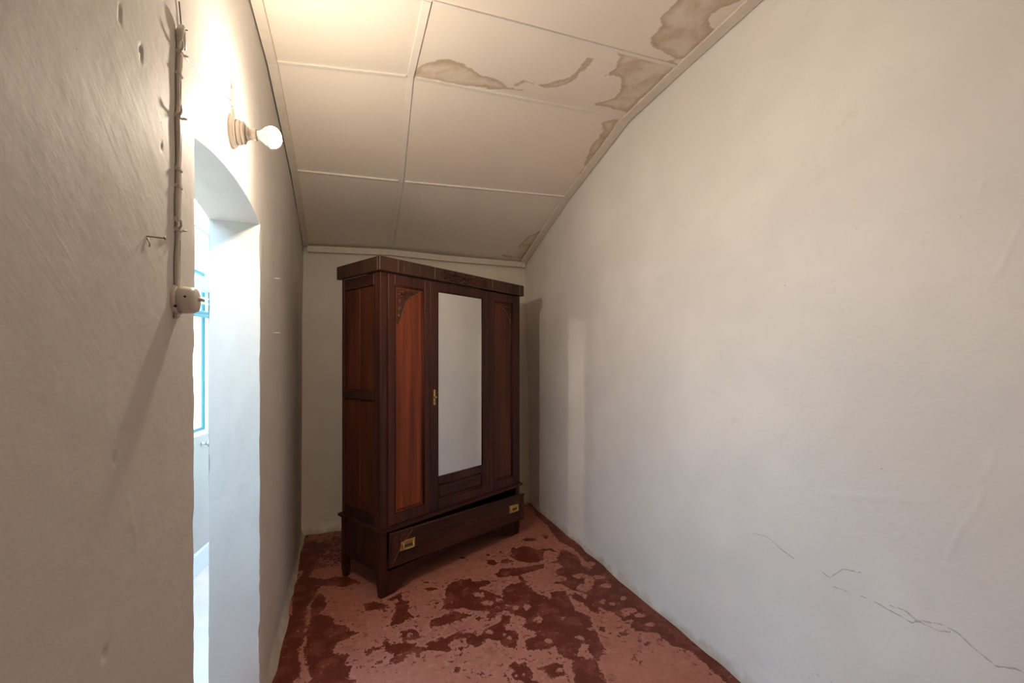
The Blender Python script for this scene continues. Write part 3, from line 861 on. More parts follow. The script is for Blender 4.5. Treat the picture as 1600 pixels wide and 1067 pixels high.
top = np.array([ceil_z(1.64, y) + 0.03 for y in ry])
Zc = np.minimum(Z, top[:, None])
me = grid_mesh('wall_right', [(XR(Y) - dR, Y, Zc, Y, Zc)], {'crack': ck})
o = link_mesh('wall_right', me, M_right)
tag(o, 'long off-white plaster wall with hairline cracks on the right', 'wall', kind='structure')

# --- back wall, leaning slightly away
tx = np.linspace(-0.08, 1.08, 150)
tz = np.linspace(0, 1, 160)
S, T = np.meshgrid(tx, tz, indexing='ij')
bx = -0.420 + S * (1.672 + 0.420)
by0 = 3.986 + S * (4.105 - 3.986)
ZT = 2.55
by = by0 + (4.285 - by0) * T + 0.008 * fbm(bx * 2, T * 5, 3, 60) - 0.05 * np.clip(1 - T / 0.035, 0, 1) ** 2 * (0.6 + fbm(bx * 6, T, 2, 61))
o = link_mesh('wall_back', grid_mesh('wall_back', [(bx, by, T * ZT, bx, T * ZT)]), M_back)
tag(o, 'narrow cream end wall behind the wardrobe', 'wall', kind='structure')

# --- wall behind the camera
mb = MB()
mb.box(-0.5, 1.75, -1.45, -1.40, 0, 3.1)
o = mb.build('wall_front', M_right)
tag(o, 'plain plaster wall closing the near end of the room', 'wall', kind='structure')

# --- ceiling: backing slab with boards and battens as parts
X, Y = np.meshgrid(np.linspace(-0.62, 1.85, 20), np.linspace(-1.45, 4.5, 60), indexing='ij')
Zc = np.vectorize(ceil_z)(np.clip(X, -0.43, 1.67), np.clip(Y, -1.4, 4.27)) + 0.014
Zt = Zc + 0.05
ceil_o = link_mesh('ceiling', grid_mesh('ceiling', [(X, Y, Zc, X, Y), (X, Y, Zt, X, Y)]), M_dark)
tag(ceil_o, 'low boarded ceiling sloping down to the end wall', 'ceiling', kind='structure')

for ri in range(len(ROWS) - 1):
    for ci in (0, 1):
        n, m = (60, 80) if ri < 4 else (8, 8)
        xa = np.linspace(0, 1, n)
        ya = np.linspace(0, 1, m)
        A, B = np.meshgrid(xa, ya, indexing='ij')
        P = lambda k, c: np.array(ROWS[k][c])
        q = [P(ri + 1, ci), P(ri + 1, ci + 1), P(ri, ci + 1), P(ri, ci)]
        g = 0.0015
        # boards stop just short of the walls, leaving a dark gap
        wl = lambda p: float(XL(p[1])) + float(dispL(np.array([p[1]]), np.array([p[2] - 0.02]))[0]) + 0.006
        if ci == 0:
            q[0][0], q[3][0] = wl(q[0]), wl(q[3])
        else:
            q[1][0], q[2][0] = float(XR(q[1][1])) - 0.010, float(XR(q[2][1])) - 0.010
        A2 = g + A * (1 - 2 * g)
        B2 = g + B * (1 - 2 * g)
        f = lambda k: q[0][k] * (1 - A2) * (1 - B2) + q[1][k] * A2 * (1 - B2) + q[2][k] * A2 * B2 + q[3][k] * (1 - A2) * B2
        Xp, Yp, Zp = f(0), f(1), f(2)
        sag = 0.008 * np.sin(A * math.pi) * np.sin(B * math.pi) * (1 if (ri + ci) % 2 else -0.3)
        Zp = Zp - sag + 0.003 * fbm(Xp * 3, Yp * 3, 2, 70 + ri)
        sd = poly_sd(Xp, Yp, STAIN, 0.2)
        up = np.stack
        me = grid_mesh('ceiling_panel', [(Xp, Yp, Zp, Xp, Yp), (Xp[[0, -1]][:, [0, -1]], Yp[[0, -1]][:, [0, -1]], Zp[[0, -1]][:, [0, -1]] + 0.012, Xp[[0, -1]][:, [0, -1]], Yp[[0, -1]][:, [0, -1]])],
                       {'stain': np.concatenate([sd.ravel(), np.full(4, -0.2)])})
        link_mesh('ceiling_panel', me, M_ceil, ceil_o)

for ri in range(1, len(ROWS) - 1):
    for ci in (0, 1):
        a, c_ = Vector(ROWS[ri][ci]), Vector(ROWS[ri][ci + 1])
        d = (c_ - a).normalized()
        p0 = a + d * (0.02 if ci == 0 else 0.022)
        p1 = c_ - d * (0.022 if ci == 0 else 0.02)
        mb = MB()
        mb.bar(p0 + Vector((0, 0, 0.006)), p1 + Vector((0, 0, 0.006)), 0.020, 0.013)
        mb.build('cross_batten', M_batten, ceil_o)
for ri in range(len(ROWS) - 1):
    a, c_ = Vector(ROWS[ri + 1][1]), Vector(ROWS[ri][1])
    d = (c_ - a).normalized()
    mb = MB()
    mb.bar(a + d * 0.002 + Vector((0, 0, 0.004)), c_ - d * 0.002 + Vector((0, 0, 0.003)), 0.030, 0.010)
    mb.build('long_batten', M_batten, ceil_o)

# --- edge trims under the ceiling
def edge_trim(name, pts, w, h, label):
    mb = MB()
    for p, q in zip(pts, pts[1:]):
        mb.bar(p, q, w, h)
    o = mb.build(name, M_trim)
    tag(o, label, 'trim', kind='structure')
    return o


lp = [Vector((float(XL(r[0][1])) + float(dispL(np.array([r[0][1]]), np.array([r[0][2] - 0.02]))[0]) + 0.026, min(r[0][1], 4.225), r[0][2] + 0.004)) for r in ROWS]
edge_trim('trim_1', lp, 0.040, 0.018, 'thin painted trim where the ceiling meets the doorway wall')
rp = [Vector((float(XR(r[2][1])) - 0.036, min(r[2][1], 4.225), r[2][2] + 0.004)) for r in ROWS]
edge_trim('trim_2', rp, 0.058, 0.022, 'painted trim where the ceiling meets the long right wall')
edge_trim('trim_3', [Vector((-0.42, 4.232, 2.478 - 0.006)), Vector((.297, 4.232, 2.512 - 0.012)), Vector((0.8, 4.234, 2.504 - 0.018)), Vector((1.66, 4.236, 2.49 - 0.006))], 0.045, 0.052,
          'cream trim under the ceiling along the end wall')

# ------------------------------------------------------------------ passage beyond the doorway
def PX(y):
    return -1.02 + 0.126 * (y - 3.53)


def slab(mb, y0, y1, z0, z1, t0, t1):
    """piece of the passage's outer wall between offsets t0 and t1 from its inner face (outwards positive)"""
    mb.prism([(PX(y0) - t0, y0), (PX(y1) - t0, y1), (PX(y1) - t1, y1), (PX(y0) - t1, y0)], 'z', z0, z1)


WY0, WY1, WZ0, WZ1 = 1.12, 3.662, 0.935, 2.12
mb = MB()
slab(mb, -1.4, WY0, 0, 2.36, 0, 0.055)
slab(mb, WY1, 4.45, 0, 2.36, 0, 0.055)
slab(mb, WY0, WY1, 0, WZ0, 0, 0.055)
slab(mb, WY0, WY1, WZ1, 2.36, 0, 0.055)
o = mb.build('wall_passage', M_white)
tag(o, 'bright white passage wall seen through the doorway', 'wall', kind='structure')
mb = MB()
mb.prism([(PX(-1.45) - 0.2, -1.45), (-0.5, -1.45), (-0.5, -1.40), (PX(-1.4) - 0.2, -1.40)], 'z', 0, 2.5)
o = mb.build('wall_passage_near', M_white)
tag(o, 'white end wall of the passage nearest the camera', 'wall', kind='structure')
mb = MB()
mb.prism([(PX(-1.45) - 0.2, -1.45), (-0.53, -1.45), (-0.53, 4.42), (0.6, 4.42), (0.6, 9.0), (PX(4.4) - 0.2, 9.0), (PX(4.4) - 0.2, 4.42)], 'z', -0.05, 0.001)
o = mb.build('floor_passage', M_floor2)
tag(o, 'pale pinkish passage floor beyond the doorway', 'floor', kind='structure')
mb = MB()
slab(mb, -1.4, 4.35, 0.0, 0.145, -0.014, 0.0)
slab(mb, -1.4, 4.35, 0.145, 0.152, -0.008, 0.0)
o = mb.build('baseboard_passage', M_framew)
tag(o, 'white baseboard along the passage wall', 'baseboard', kind='structure')
mb = MB()
slab(mb, -1.4, 4.35, 2.3605, 2.40, -0.02, 0.075)
o = mb.build('trim_4', M_framew)
tag(o, 'white coping on top of the passage wall', 'trim', kind='structure')

mb = MB()
mb.prism([(PX(-1.45) - 0.2, -1.45), (-0.55, -1.45), (-0.55, 0.9), (PX(0.9) - 0.2, 0.9)], 'z', 2.4005, 2.46)  # unseen slab added over the near passage to cut sky light on the jamb
o = mb.build('sky_blocker_passage', M_white)
tag(o, 'added unseen white slab keeping sky light off the door jamb', 'ceiling', kind='structure')

win = empty('window_1', (PX(2.8), 2.8, WZ0))
tag(win, 'tall white framed window in the passage with teal glazing bead', 'window', kind='structure')


def to_win(o):
    o.parent = win
    o.matrix_parent_inverse = Matrix.Translation(win.location).inverted()
    return o


mb = MB()
fw = 0.05
slab(mb, WY0, WY0 + fw, WZ0, WZ1, 0.004, 0.05)
slab(mb, WY1 - fw, WY1, WZ0, WZ1, 0.004, 0.05)
slab(mb, WY0 + fw, WY1 - fw, WZ0, WZ0 + 0.032, 0.004, 0.05)
slab(mb, WY0 + fw, WY1 - fw, WZ1 - fw, WZ1, 0.004, 0.05)
to_win(mb.build('window_frame', M_framew))
span = WY1 - WY0 - 2 * fw
ns = 4
for i in range(ns):
    a = WY0 + fw + span * i / ns
    b_ = WY0 + fw + span * (i + 1) / ns
    if i:
        mb = MB()
        slab(mb, a - 0.022, a + 0.022, WZ0 + 0.032, WZ1 - fw, 0.004, 0.05)
        to_win(mb.build('mullion', M_framew))
        a += 0.022
    if i < ns - 1:
        b_ -= 0.022
    mb = MB()
    z0, z1 = WZ0 + 0.032, WZ1 - fw
    g = 0.020
    slab(mb, a, a + g, z0, z1, 0.008, 0.020)
    slab(mb, b_ - g, b_, z0, z1, 0.008, 0.020)
    slab(mb, a + g, b_ - g, z0, z0 + g, 0.008, 0.020)
    slab(mb, a + g, b_ - g, z1 - g, z1, 0.008, 0.020)
    to_win(mb.build('glazing_bead', M_teal))
    mb = MB()
    slab(mb, a + g, b_ - g, z0 + g, z1 - g, 0.012, 0.015)
    to_win(mb.build('pane', M_glass))

# portal so that the sky is sampled through the window
pl = bpy.data.lights.new('window_portal', 'AREA')
pl.shape = 'RECTANGLE'
pl.size = WY1 - WY0
pl.size_y = WZ1 - WZ0
pl.cycles.is_portal = True
po = bpy.data.objects.new('window_portal', pl)
ym = (WY0 + WY1) / 2
po.location = (PX(ym) - 0.10, ym, (WZ0 + WZ1) / 2)
po.rotation_euler = (math.radians(90), 0, math.radians(-90) - math.atan(0.126))
COL.objects.link(po)

p2 = bpy.data.lights.new('yard_portal', 'AREA')
p2.shape = 'RECTANGLE'
p2.size = 1.4
p2.size_y = 5.9
p2.cycles.is_portal = True
po = bpy.data.objects.new('yard_portal', p2)
po.location = (-1.22, 1.5, 2.52)
COL.objects.link(po)

p3 = bpy.data.lights.new('yard_end_portal', 'AREA')
p3.shape = 'RECTANGLE'
p3.size = 0.9
p3.size_y = 2.5
p3.cycles.is_portal = True
po = bpy.data.objects.new('yard_end_portal', p3)
po.location = (-0.78, 4.46, 1.25)
po.rotation_euler = (math.radians(-90), 0, 0)
COL.objects.link(po)

# raised blind over the last pane
bl = empty('venetian_blind', (PX(3.35) + 0.03, 3.35, 1.72))
tag(bl, 'teal venetian blind pulled up at the top of the passage window', 'blind')


def to_bl(o):
    o.parent = bl
    o.matrix_parent_inverse = Matrix.Translation(bl.location).inverted()


mb = MB()
slab(mb, 2.86, 3.66, 1.93, 2.02, -0.055, 0.0)
to_bl(mb.build('headrail', simple('pale_teal', (0.42, 0.66, 0.68), 0.4)))
for z in (1.845, 1.880):
    mb = MB()
    slab(mb, 2.87, 3.65, z, z + 0.003, -0.045, -0.012)
    to_bl(mb.build('slat', M_framew))
mb = MB()
pts = [(PX(y) + 0.03, y, 1.775 - 0.012 * math.cos((y - 3.25) * 4)) for y in np.linspace(2.88, 3.64, 14)]
mb.tube(pts, 0.020, 10)
for k in (-0.013, 0.013):
    mb.tube([(p[0] + 0.012, p[1], p[2] + k) for p in pts], 0.010, 8)
to_bl(mb.build('slat_stack', M_teal))
for y in (2.98, 3.585):
    mb = MB()
    mb.tube([(PX(y) + 0.03, y, 1.77), (PX(y) + 0.03, y, 1.935)], 0.006, 6)
    to_bl(mb.build('lift_cord', M_teal))

vy, vz = 3.55, 0.875
vx = PX(vy)
mb = MB()
Rx = Matrix.Rotation(math.radians(90), 4, 'Y')
mb.lathe([(0, 0), (0.016, 0), (0.016, 0.005), (0.008, 0.008), (0.008, 0.03), (0.012, 0.032), (0.012, 0.045), (0, 0.047)], 12, Matrix.Translation((vx, vy, vz)) @ Rx)
tv = mb.build('valve', M_steel)
tag(tv, 'small metal valve on the passage wall below the window', 'valve')
mb = MB()
mb.tube([(vx + 0.040, vy - 0.022, vz), (vx + 0.040, vy + 0.022, vz)], 0.005, 6)
mb.tube([(vx + 0.040, vy, vz - 0.022), (vx + 0.040, vy, vz + 0.022)], 0.005, 6)
mb.build('valve_handle', M_steel, tv)
# ------------------------------------------------------------------ wardrobe
# local frame: x along the front from its left corner, y towards the back, z up
WA = math.radians(30.2)
wr = empty('wardrobe', (0.149, 2.744, 0.0), WA)
tag(wr, 'old dark mahogany wardrobe with central mirror door and drawer, standing askew', 'wardrobe')
X0, X1, DP = -0.020, 1.322, 0.470      # body
ZB, ZT = 0.430, 1.995
BV = 0.003


def part(name, mat, fn, parent=wr):
    mb = MB()
    fn(mb)
    return mb.build(name, mat, parent)


# carcass posts and panels
PW = 0.048
part('corner_post', M_wv, lambda m: m.prism([(X0 + 0.0015, 0.0), (X0 + PW, 0.0), (X0 + PW, 0.03), (X0, 0.045), (X0, 0.0015)], 'z', ZB, ZT))
part('corner_post', M_wv, lambda m: m.prism([(X1 - PW, 0.0), (X1 - 0.004, 0.0), (X1, 0.004), (X1, 0.045), (X1 - PW, 0.03)], 'z', ZB, ZT))
part('back_panel', M_wv, lambda m: m.box(X0 + 0.01, X1 - 0.01, DP - 0.014, DP - 0.002, 0.20, ZT))
part('top_board', M_wh, lambda m: m.box(X0 + 0.006, X1 - 0.006, 0.02, DP - 0.015, ZT - 0.02, ZT))
part('floor_board', M_wh, lambda m: m.box(X0 + 0.024, X1 - 0.024, 0.032, DP - 0.016, ZB + 0.002, ZB + 0.02))

# the two sides: rails, stiles and tongue-and-groove boards
for side in (0, 1):
    def sx(a, b_):
        return (X0 + a, X0 + b_) if side == 0 else (X1 - b_, X1 - a)
    part('rear_stile', M_wv, lambda m: m.box(*sx(0, 0.024), DP - 0.045, DP - 0.0145, ZB, ZT, BV))
    part('front_stile', M_wv, lambda m: m.box(*sx(0.001, 0.024), 0.0455, 0.075, ZB, ZT, BV))
    part('top_rail', M_wy, lambda m: m.box(*sx(0.001, 0.024), 0.0755, DP - 0.0455, ZT - 0.075, ZT - 0.0005, BV))
    part('middle_rail', M_wy, lambda m: m.box(*sx(-0.004, 0.024), 0.0755, DP - 0.0455, 1.205, 1.262, BV))
    part('bottom_rail', M_wy, lambda m: m.box(*sx(0.001, 0.024), 0.0755, DP - 0.0455, ZB, ZB + 0.06, BV))
    ym = (0.0755 + DP - 0.0455) / 2
    for (a, b_) in ((0.0755, ym - 0.0015), (ym + 0.0015, DP - 0.0455)):
        part('side_board', M_ws, lambda m: m.box(*sx(0.012, 0.020), a, b_, 1.2625, ZT - 0.0755, 0.0025))
        part('side_board', M_ws, lambda m: m.box(*sx(0.012, 0.020), a, b_, ZB + 0.0605, 1.2045, 0.0025))

# base moulding between drawer unit and body
def mould(m):
    m.prism([(X0 - 0.016, -0.022), (X1 + 0.012, -0.022), (X1 + 0.012, DP + 0.012), (X0 - 0.016, DP + 0.012)], 'z', 0.408, 0.424)
    m.prism([(X0 - 0.006, -0.012), (X1 + 0.004, -0.012), (X1 + 0.004, DP + 0.004), (X0 - 0.006, DP + 0.004)], 'z', 0.4245, 0.4295)
    m.prism([(X0 - 0.004, -0.010), (X1 + 0.003, -0.010), (X1 + 0.003, DP + 0.003), (X0 - 0.004, DP + 0.003)], 'z', 0.398, 0.4075)


part('base_moulding', M_wh, mould)

# cornice
CX0, CX1, CY0, CZ0, CZ1 = -0.046, 1.338, -0.032, 1.9955, 2.082
part('cornice_front', M_wc, lambda m: m.box(CX0, CX1, CY0, -0.008, CZ0, CZ1, 0.003))
part('cornice_side', M_wc, lambda m: m.box(CX0, CX0 + 0.032, -0.0078, DP + 0.008, CZ0, CZ1, 0.003))
part('cornice_side', M_wc, lambda m: m.box(CX1 - 0.028, CX1, -0.0078, DP + 0.008, CZ0, CZ1, 0.003))
part('cornice_top', M_wc, lambda m: m.box(CX0 + 0.0325, CX1 - 0.0285, -0.0075, DP + 0.004, CZ1 - 0.016, CZ1 - 0.004))
for gx in (0.084, 0.375, 0.945, 1.282):
    part('cornice_bead', M_edge, lambda m: m.box(gx - 0.0011, gx + 0.0011, CY0 - 0.002, CY0 + 0.001, CZ0 + 0.004, CZ1 - 0.003))
for gx in (0.130, 0.165, 0.255, 1.105, 1.150, 1.195, 1.235):
    part('cornice_flute', M_wv, lambda m: m.box(gx - 0.0022, gx + 0.0022, CY0 - 0.0025, CY0 + 0.001, CZ0 + 0.004, CZ1 - 0.003, 0.001))


def crest(m):
    cy, zc = CY0, (CZ0 + CZ1) / 2
    cx = 0.660
    m.flower(cx, zc, cy, 0.036, 0.013, 8)
    for s in (-1, 1):
        for k, (dx, dz, an, ln, wd) in enumerate([(0.035, 0.006, 0.35, 0.075, 0.03), (0.035, -0.008, -0.35, 0.075, 0.028), (0.09, 0.012, 0.1, 0.07, 0.026),
                                                  (0.09, -0.012, -0.25, 0.075, 0.026), (0.12, 0.02, -0.55, 0.065, 0.02), (0.13, -0.025, 0.5, 0.065, 0.022),
                                                  (0.155, 0.005, 0.5, 0.06, 0.02), (0.165, -0.002, -0.5, 0.055, 0.02), (0.18, 0.018, -0.9, 0.05, 0.016)]):
            a = an if s > 0 else math.pi - an
            m.leaf(cx + s * dx, zc + dz, cy, a, ln, wd, 0.012)
        m.flower(cx + s * 0.205, zc - 0.008, cy, 0.020, 0.006, 6)
        m.tube([(cx + s * (0.03 + 0.2 * t), cy - 0.003, zc + 0.018 * math.sin(t * 9)) for t in np.linspace(0, 1, 14)], 0.003, 5)


part('crest_carving', M_carve, crest)

# ---- doors
YF = -0.010          # face of the doors


def door(x0, x1, z0, z1, st, top, bot, mids=()):
    def fn(m):
        m.box(x0, x0 + st, YF, 0.016, z0, z1, 0.002)
        m.box(x1 - st, x1, YF, 0.016, z0, z1, 0.002)
        m.box(x0 + st + 0.0002, x1 - st - 0.0002, YF + 0.0005, 0.016, z1 - top, z1, 0.002)
        m.box(x0 + st + 0.0002, x1 - st - 0.0002, YF + 0.0005, 0.016, z0, z0 + bot, 0.002)
        for a, b_ in mids:
            m.box(x0 + st + 0.0002, x1 - st - 0.0002, YF + 0.0005, 0.016, a, b_, 0.002)
    return part('door', M_wv, fn)


def panel(parent, x0, x1, z0, z1, mat):
    """fielded panel with a bevelled margin in a moulded frame"""
    def fn(m):
        m.box(x0 + 0.001, x1 - 0.001, 0.002, 0.012, z0 + 0.001, z1 - 0.001)
        a, e = 0.016, 0.011
        A = [(x0 + a, z0 + a), (x1 - a, z0 + a), (x1 - a, z1 - a), (x0 + a, z1 - a)]
        Bp = [(x0 + a + e, z0 + a + e), (x1 - a - e, z0 + a + e), (x1 - a - e, z1 - a - e), (x0 + a + e, z1 - a - e)]
        va = [m.bm.verts.new((p[0], 0.0015, p[1])) for p in A]
        vb = [m.bm.verts.new((p[0], -0.0045, p[1])) for p in Bp]
        fs = [m.bm.faces.new(vb)]
        for i in range(4):
            fs.append(m.bm.faces.new((va[i], va[(i + 1) % 4], vb[(i + 1) % 4], vb[i])))
        for f in fs:
            f.normal_update()
            if f.normal.y > 0:
                f.normal_flip()
    p = part('panel', mat, fn, parent)

    def bead(m):
        r = 0.005
        for a, b_ in (((x0 + r, z0 + r), (x1 - r, z0 + r)), ((x1 - r, z0 + r), (x1 - r, z1 - r)), ((x1 - r, z1 - r), (x0 + r, z1 - r)), ((x0 + r, z1 - r), (x0 + r, z0 + r))):
            m.tube([(a[0], -0.002, a[1]), (b_[0], -0.002, b_[1])], r, 6)
    part('panel_bead', M_wv, bead, parent)
    return p


def spandrel(parent, xc, zt, s, w, h):
    """carved corner piece: xc inner upright edge, zt top, s = +1 opens to the right"""
    out = [(0, 0), (w, 0), (w * 0.97, -0.012), (w * 0.55, -0.045), (w * 0.40, -0.075), (w * 0.22, -h * 0.65), (0.012, -h), (0, -h)]
    pts = [(xc + s * a, zt + b_) for a, b_ in out]
    part('spandrel', M_carve, lambda m: m.prism(pts, 'y', -0.0075, 0.0), parent)

    def orn(m):
        yy = -0.0075
        m.flower(xc + s * 0.032, zt - 0.030, yy, 0.024, 0.011, 6, 0.3)
        m.flower(xc + s * 0.068, zt - 0.020, yy, 0.016, 0.009, 5)
        for dx, dz, an, ln in ((0.080, -0.014, -0.15, 0.05), (0.05, -0.045, -0.5, 0.035), (0.016, -0.058, -1.4, 0.05), (0.032, -0.062, -1.9, 0.045),
                               (0.014, -0.105, -1.5, 0.05), (0.026, -0.10, -1.7, 0.04), (0.012, -0.150, -1.55, 0.04), (0.012, -0.012, -0.3, 0.025), (0.008, -0.045, 1.2, 0.03)):
            if -dz > h - 0.05:
                continue
            a = an if s > 0 else math.pi - an
            m.leaf(xc + s * dx, zt + dz, yy, a, ln, ln * 0.42, 0.009)
    part('carving', M_carve, orn, parent)

    def lip(m):
        m.tube([(xc + s * a, -0.0085, zt + b_) for a, b_ in out[1:7]], 0.0016, 5)
    part('carved_lip', M_edge, lip, parent)


Z0D, Z1D = ZB + 0.003, ZT - 0.006
dl = door(0.0295, 0.3555, Z0D, Z1D, 0.046, 0.066, 0.062)
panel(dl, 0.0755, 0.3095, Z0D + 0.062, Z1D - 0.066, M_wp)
spandrel(dl, 0.096, Z1D - 0.086, 1, 0.170, 0.225)
dm = door(0.3575, 0.9325, Z0D, Z1D, 0.066, 0.060, 0.058, mids=((0.604, 0.652),))
panel(dm, 0.4235, 0.8665, Z0D + 0.058, 0.604, M_wd)
dr = door(0.9345, 1.272, Z0D, Z1D, 0.050, 0.066, 0.062)
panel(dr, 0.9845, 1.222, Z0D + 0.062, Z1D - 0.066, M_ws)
spandrel(dr, 1.2015, Z1D - 0.086, -1, 0.150, 0.150)
for d_ in (dl, dm, dr):
    d_['label'] = {dl.name: 'left door with a reddish panel and carved corner', dm.name: 'central door with a tall mirror',
                   dr.name: 'right door with a dark panel and carved corner'}[d_.name]

mx0, mx1, mz0, mz1 = 0.4235, 0.8665, 0.652, Z1D - 0.060
part('mirror', M_mirror, lambda m: m.box(mx0 + 0.0005, mx1 - 0.0005, -0.001, 0.005, mz0 + 0.0005, mz1 - 0.0005), dm)


def mbead(m):
    r = 0.004
    for a, b_ in (((mx0 + r, mz0), (mx0 + r, mz1)), ((mx1 - r, mz0), (mx1 - r, mz1)), ((mx0, mz0 + r), (mx1, mz0 + r)), ((mx0, mz1 - r), (mx1, mz1 - r))):
        m.tube([(a[0], -0.003, a[1]), (b_[0], -0.003, b_[1])], r, 6)


part('mirror_bead', M_wv, mbead, dm)


def escut(m):
    ex, ez = 0.390, 1.205
    m.box(ex - 0.008, ex + 0.008, YF - 0.003, YF + 0.001, ez - 0.052, ez + 0.052, 0.001)
    m.lathe([(0.008, 0), (0.008, 0.006), (0.005, 0.012), (0.008, 0.016), (0.006, 0.021), (0, 0.022)], 10,
            Matrix.Translation((ex, YF - 0.003, ez)) @ Matrix.Rotation(math.radians(90), 4, 'X'))


part('escutcheon', M_brass, escut, dm)
part('keyhole', M_dark, lambda m: m.box(0.388, 0.392, YF - 0.0036, YF - 0.0028, 1.165, 1.182), dm)

# ---- drawer unit
LB = 0.3975


def leg(m, x0, x1, y0, y1, z0=0.0):
    m.box(x0, x1, y0, y1, z0 + 0.07, LB, 0.003)
    k = 0.006
    cx, cy = (x0 + x1) / 2, (y0 + y1) / 2
    v = []
    for z, q in ((z0 + 0.0695, 0), (z0 + 0.001, k)):
        v.append([m.bm.verts.new(p) for p in ((x0 + q, y0 + q, z), (x1 - q, y0 + q, z), (x1 - q, y1 - q, z), (x0 + q, y1 - q, z))])
    fs = [m.bm.faces.new(v[0]), m.bm.faces.new(v[1][::-1])]
    for i in range(4):
        fs.append(m.bm.faces.new((v[0][i], v[1][i], v[1][(i + 1) % 4], v[0][(i + 1) % 4])))
    bmesh.ops.recalc_face_normals(m.bm, faces=fs)


for (a, b_, c_, d_) in ((X0 + 0.002, X0 + 0.050, 0.0, 0.046), (X1 - 0.052, X1 - 0.004, 0.0, 0.046),
                        (X0 + 0.002, X0 + 0.046, DP - 0.046, DP), (X1 - 0.048, X1 - 0.004, DP - 0.046, DP)):
    part('leg', M_wv, lambda m: leg(m, a, b_, c_, d_))
for s in (0, 1):
    xa = X0 + 0.012 if s == 0 else X1 - 0.026
    part('lower_side_panel', M_wv, lambda m: m.box(xa, xa + 0.012, 0.0465, DP - 0.0465, 0.185, LB - 0.001))
    xb = X0 + 0.006 if s == 0 else X1 - 0.028
    part('lower_side_rail', M_wy, lambda m: m.box(xb, xb + 0.020, 0.0465, DP - 0.0465, 0.150, 0.1845, 0.003))
# front bracket feet and the rail under the drawer
xl, xr = X0 + 0.0505, X1 - 0.0525
part('bracket_foot', M_wh, lambda m: m.prism([(xl, 0.15), (xl, 0.002), (xl + 0.045, 0.002), (xl + 0.085, 0.030), (xl + 0.135, 0.048), (xl + 0.165, 0.085), (xl + 0.21, 0.112), (xl + 0.26, 0.118), (xl + 0.26, 0.15)], 'y', 0.006, 0.028))
part('bracket_foot', M_wh, lambda m: m.prism([(xr, 0.15), (xr, 0.002), (xr - 0.045, 0.002), (xr - 0.085, 0.030), (xr - 0.135, 0.048), (xr - 0.165, 0.085), (xr - 0.21, 0.112), (xr - 0.26, 0.118), (xr - 0.26, 0.15)], 'y', 0.006, 0.028))
part('drawer_rail', M_wh, lambda m: m.box(xl + 0.2605, xr - 0.2605, 0.008, 0.028, 0.118, 0.150, 0.002))

# drawer: its right end droops and stands out a little
dw_x0, dw_x1 = X0 + 0.054, X1 - 0.004
Md = Matrix.Translation((dw_x0, -0.002, 0.392)) @ Matrix.Rotation(math.radians(2.0), 4, 'Y') @ Matrix.Rotation(math.radians(-1.3), 4, 'Z')
dwr = empty('drawer')
dwr.parent = wr
dwr.matrix_local = Md
DWW = dw_x1 - dw_x0
DH = 0.212


def dpart(name, mat, fn):
    mb = MB()
    fn(mb)
    return mb.build(name, mat, dwr)


dpart('drawer_front', M_wd, lambda m: m.box(0, DWW, -0.022, -0.002, -DH, 0, 0.004))
dpart('drawer_box', M_wv, lambda m: (m.box(0.02, 0.032, -0.0015, 0.36, -DH + 0.03, -0.03), m.box(DWW - 0.072, DWW - 0.060, -0.0015, 0.36, -DH + 0.03, -0.03),
                                     m.box(0.033, DWW - 0.073, -0.0015, 0.36, -DH + 0.03, -DH + 0.038), m.box(0.033, DWW - 0.073, 0.349, 0.36, -DH + 0.039, -0.03)))
dpart('drawer_lip', M_wd, lambda m: m.box(0.002, DWW - 0.002, -0.027, -0.0222, -0.012, -0.002, 0.0015))


def hdl(hx):
    def fn(m):
        zc = -0.098
        m.box(hx - 0.056, hx + 0.056, -0.0245, -0.0222, zc - 0.030, zc + 0.030, 0.001)
        for a, b_, c_, d_ in ((hx - 0.052, hx + 0.052, zc + 0.020, zc + 0.027), (hx - 0.052, hx + 0.052, zc - 0.027, zc - 0.021),
                              (hx - 0.052, hx - 0.042, zc - 0.021, zc + 0.020), (hx + 0.042, hx + 0.052, zc - 0.021, zc + 0.020)):
            m.box(a, b_, -0.0275, -0.0244, c_, d_, 0.001)
        q = [(hx - 0.036, -0.030, zc + 0.012)]
        q += [(hx - 0.036, -0.036, zc - 0.012), (hx - 0.030, -0.038, zc - 0.020), (hx + 0.030, -0.038, zc - 0.020), (hx + 0.036, -0.036, zc - 0.012), (hx + 0.036, -0.030, zc + 0.012)]
        m.tube(q, 0.0036, 8)
        for s in (-1, 1):
            m.lathe([(0.006, 0), (0.006, 0.009), (0, 0.011)], 8, Matrix.Translation((hx + s * 0.036, -0.0246, zc + 0.013)) @ Matrix.Rotation(math.radians(90), 4, 'X'))
    dpart('handle', M_brass, fn)
    dpart('handle_well', M_dark, lambda m: m.box(hx - 0.026, hx + 0.034, -0.0252, -0.0246, -0.110, -0.094))


hdl(0.130)
hdl(DWW - 0.130)


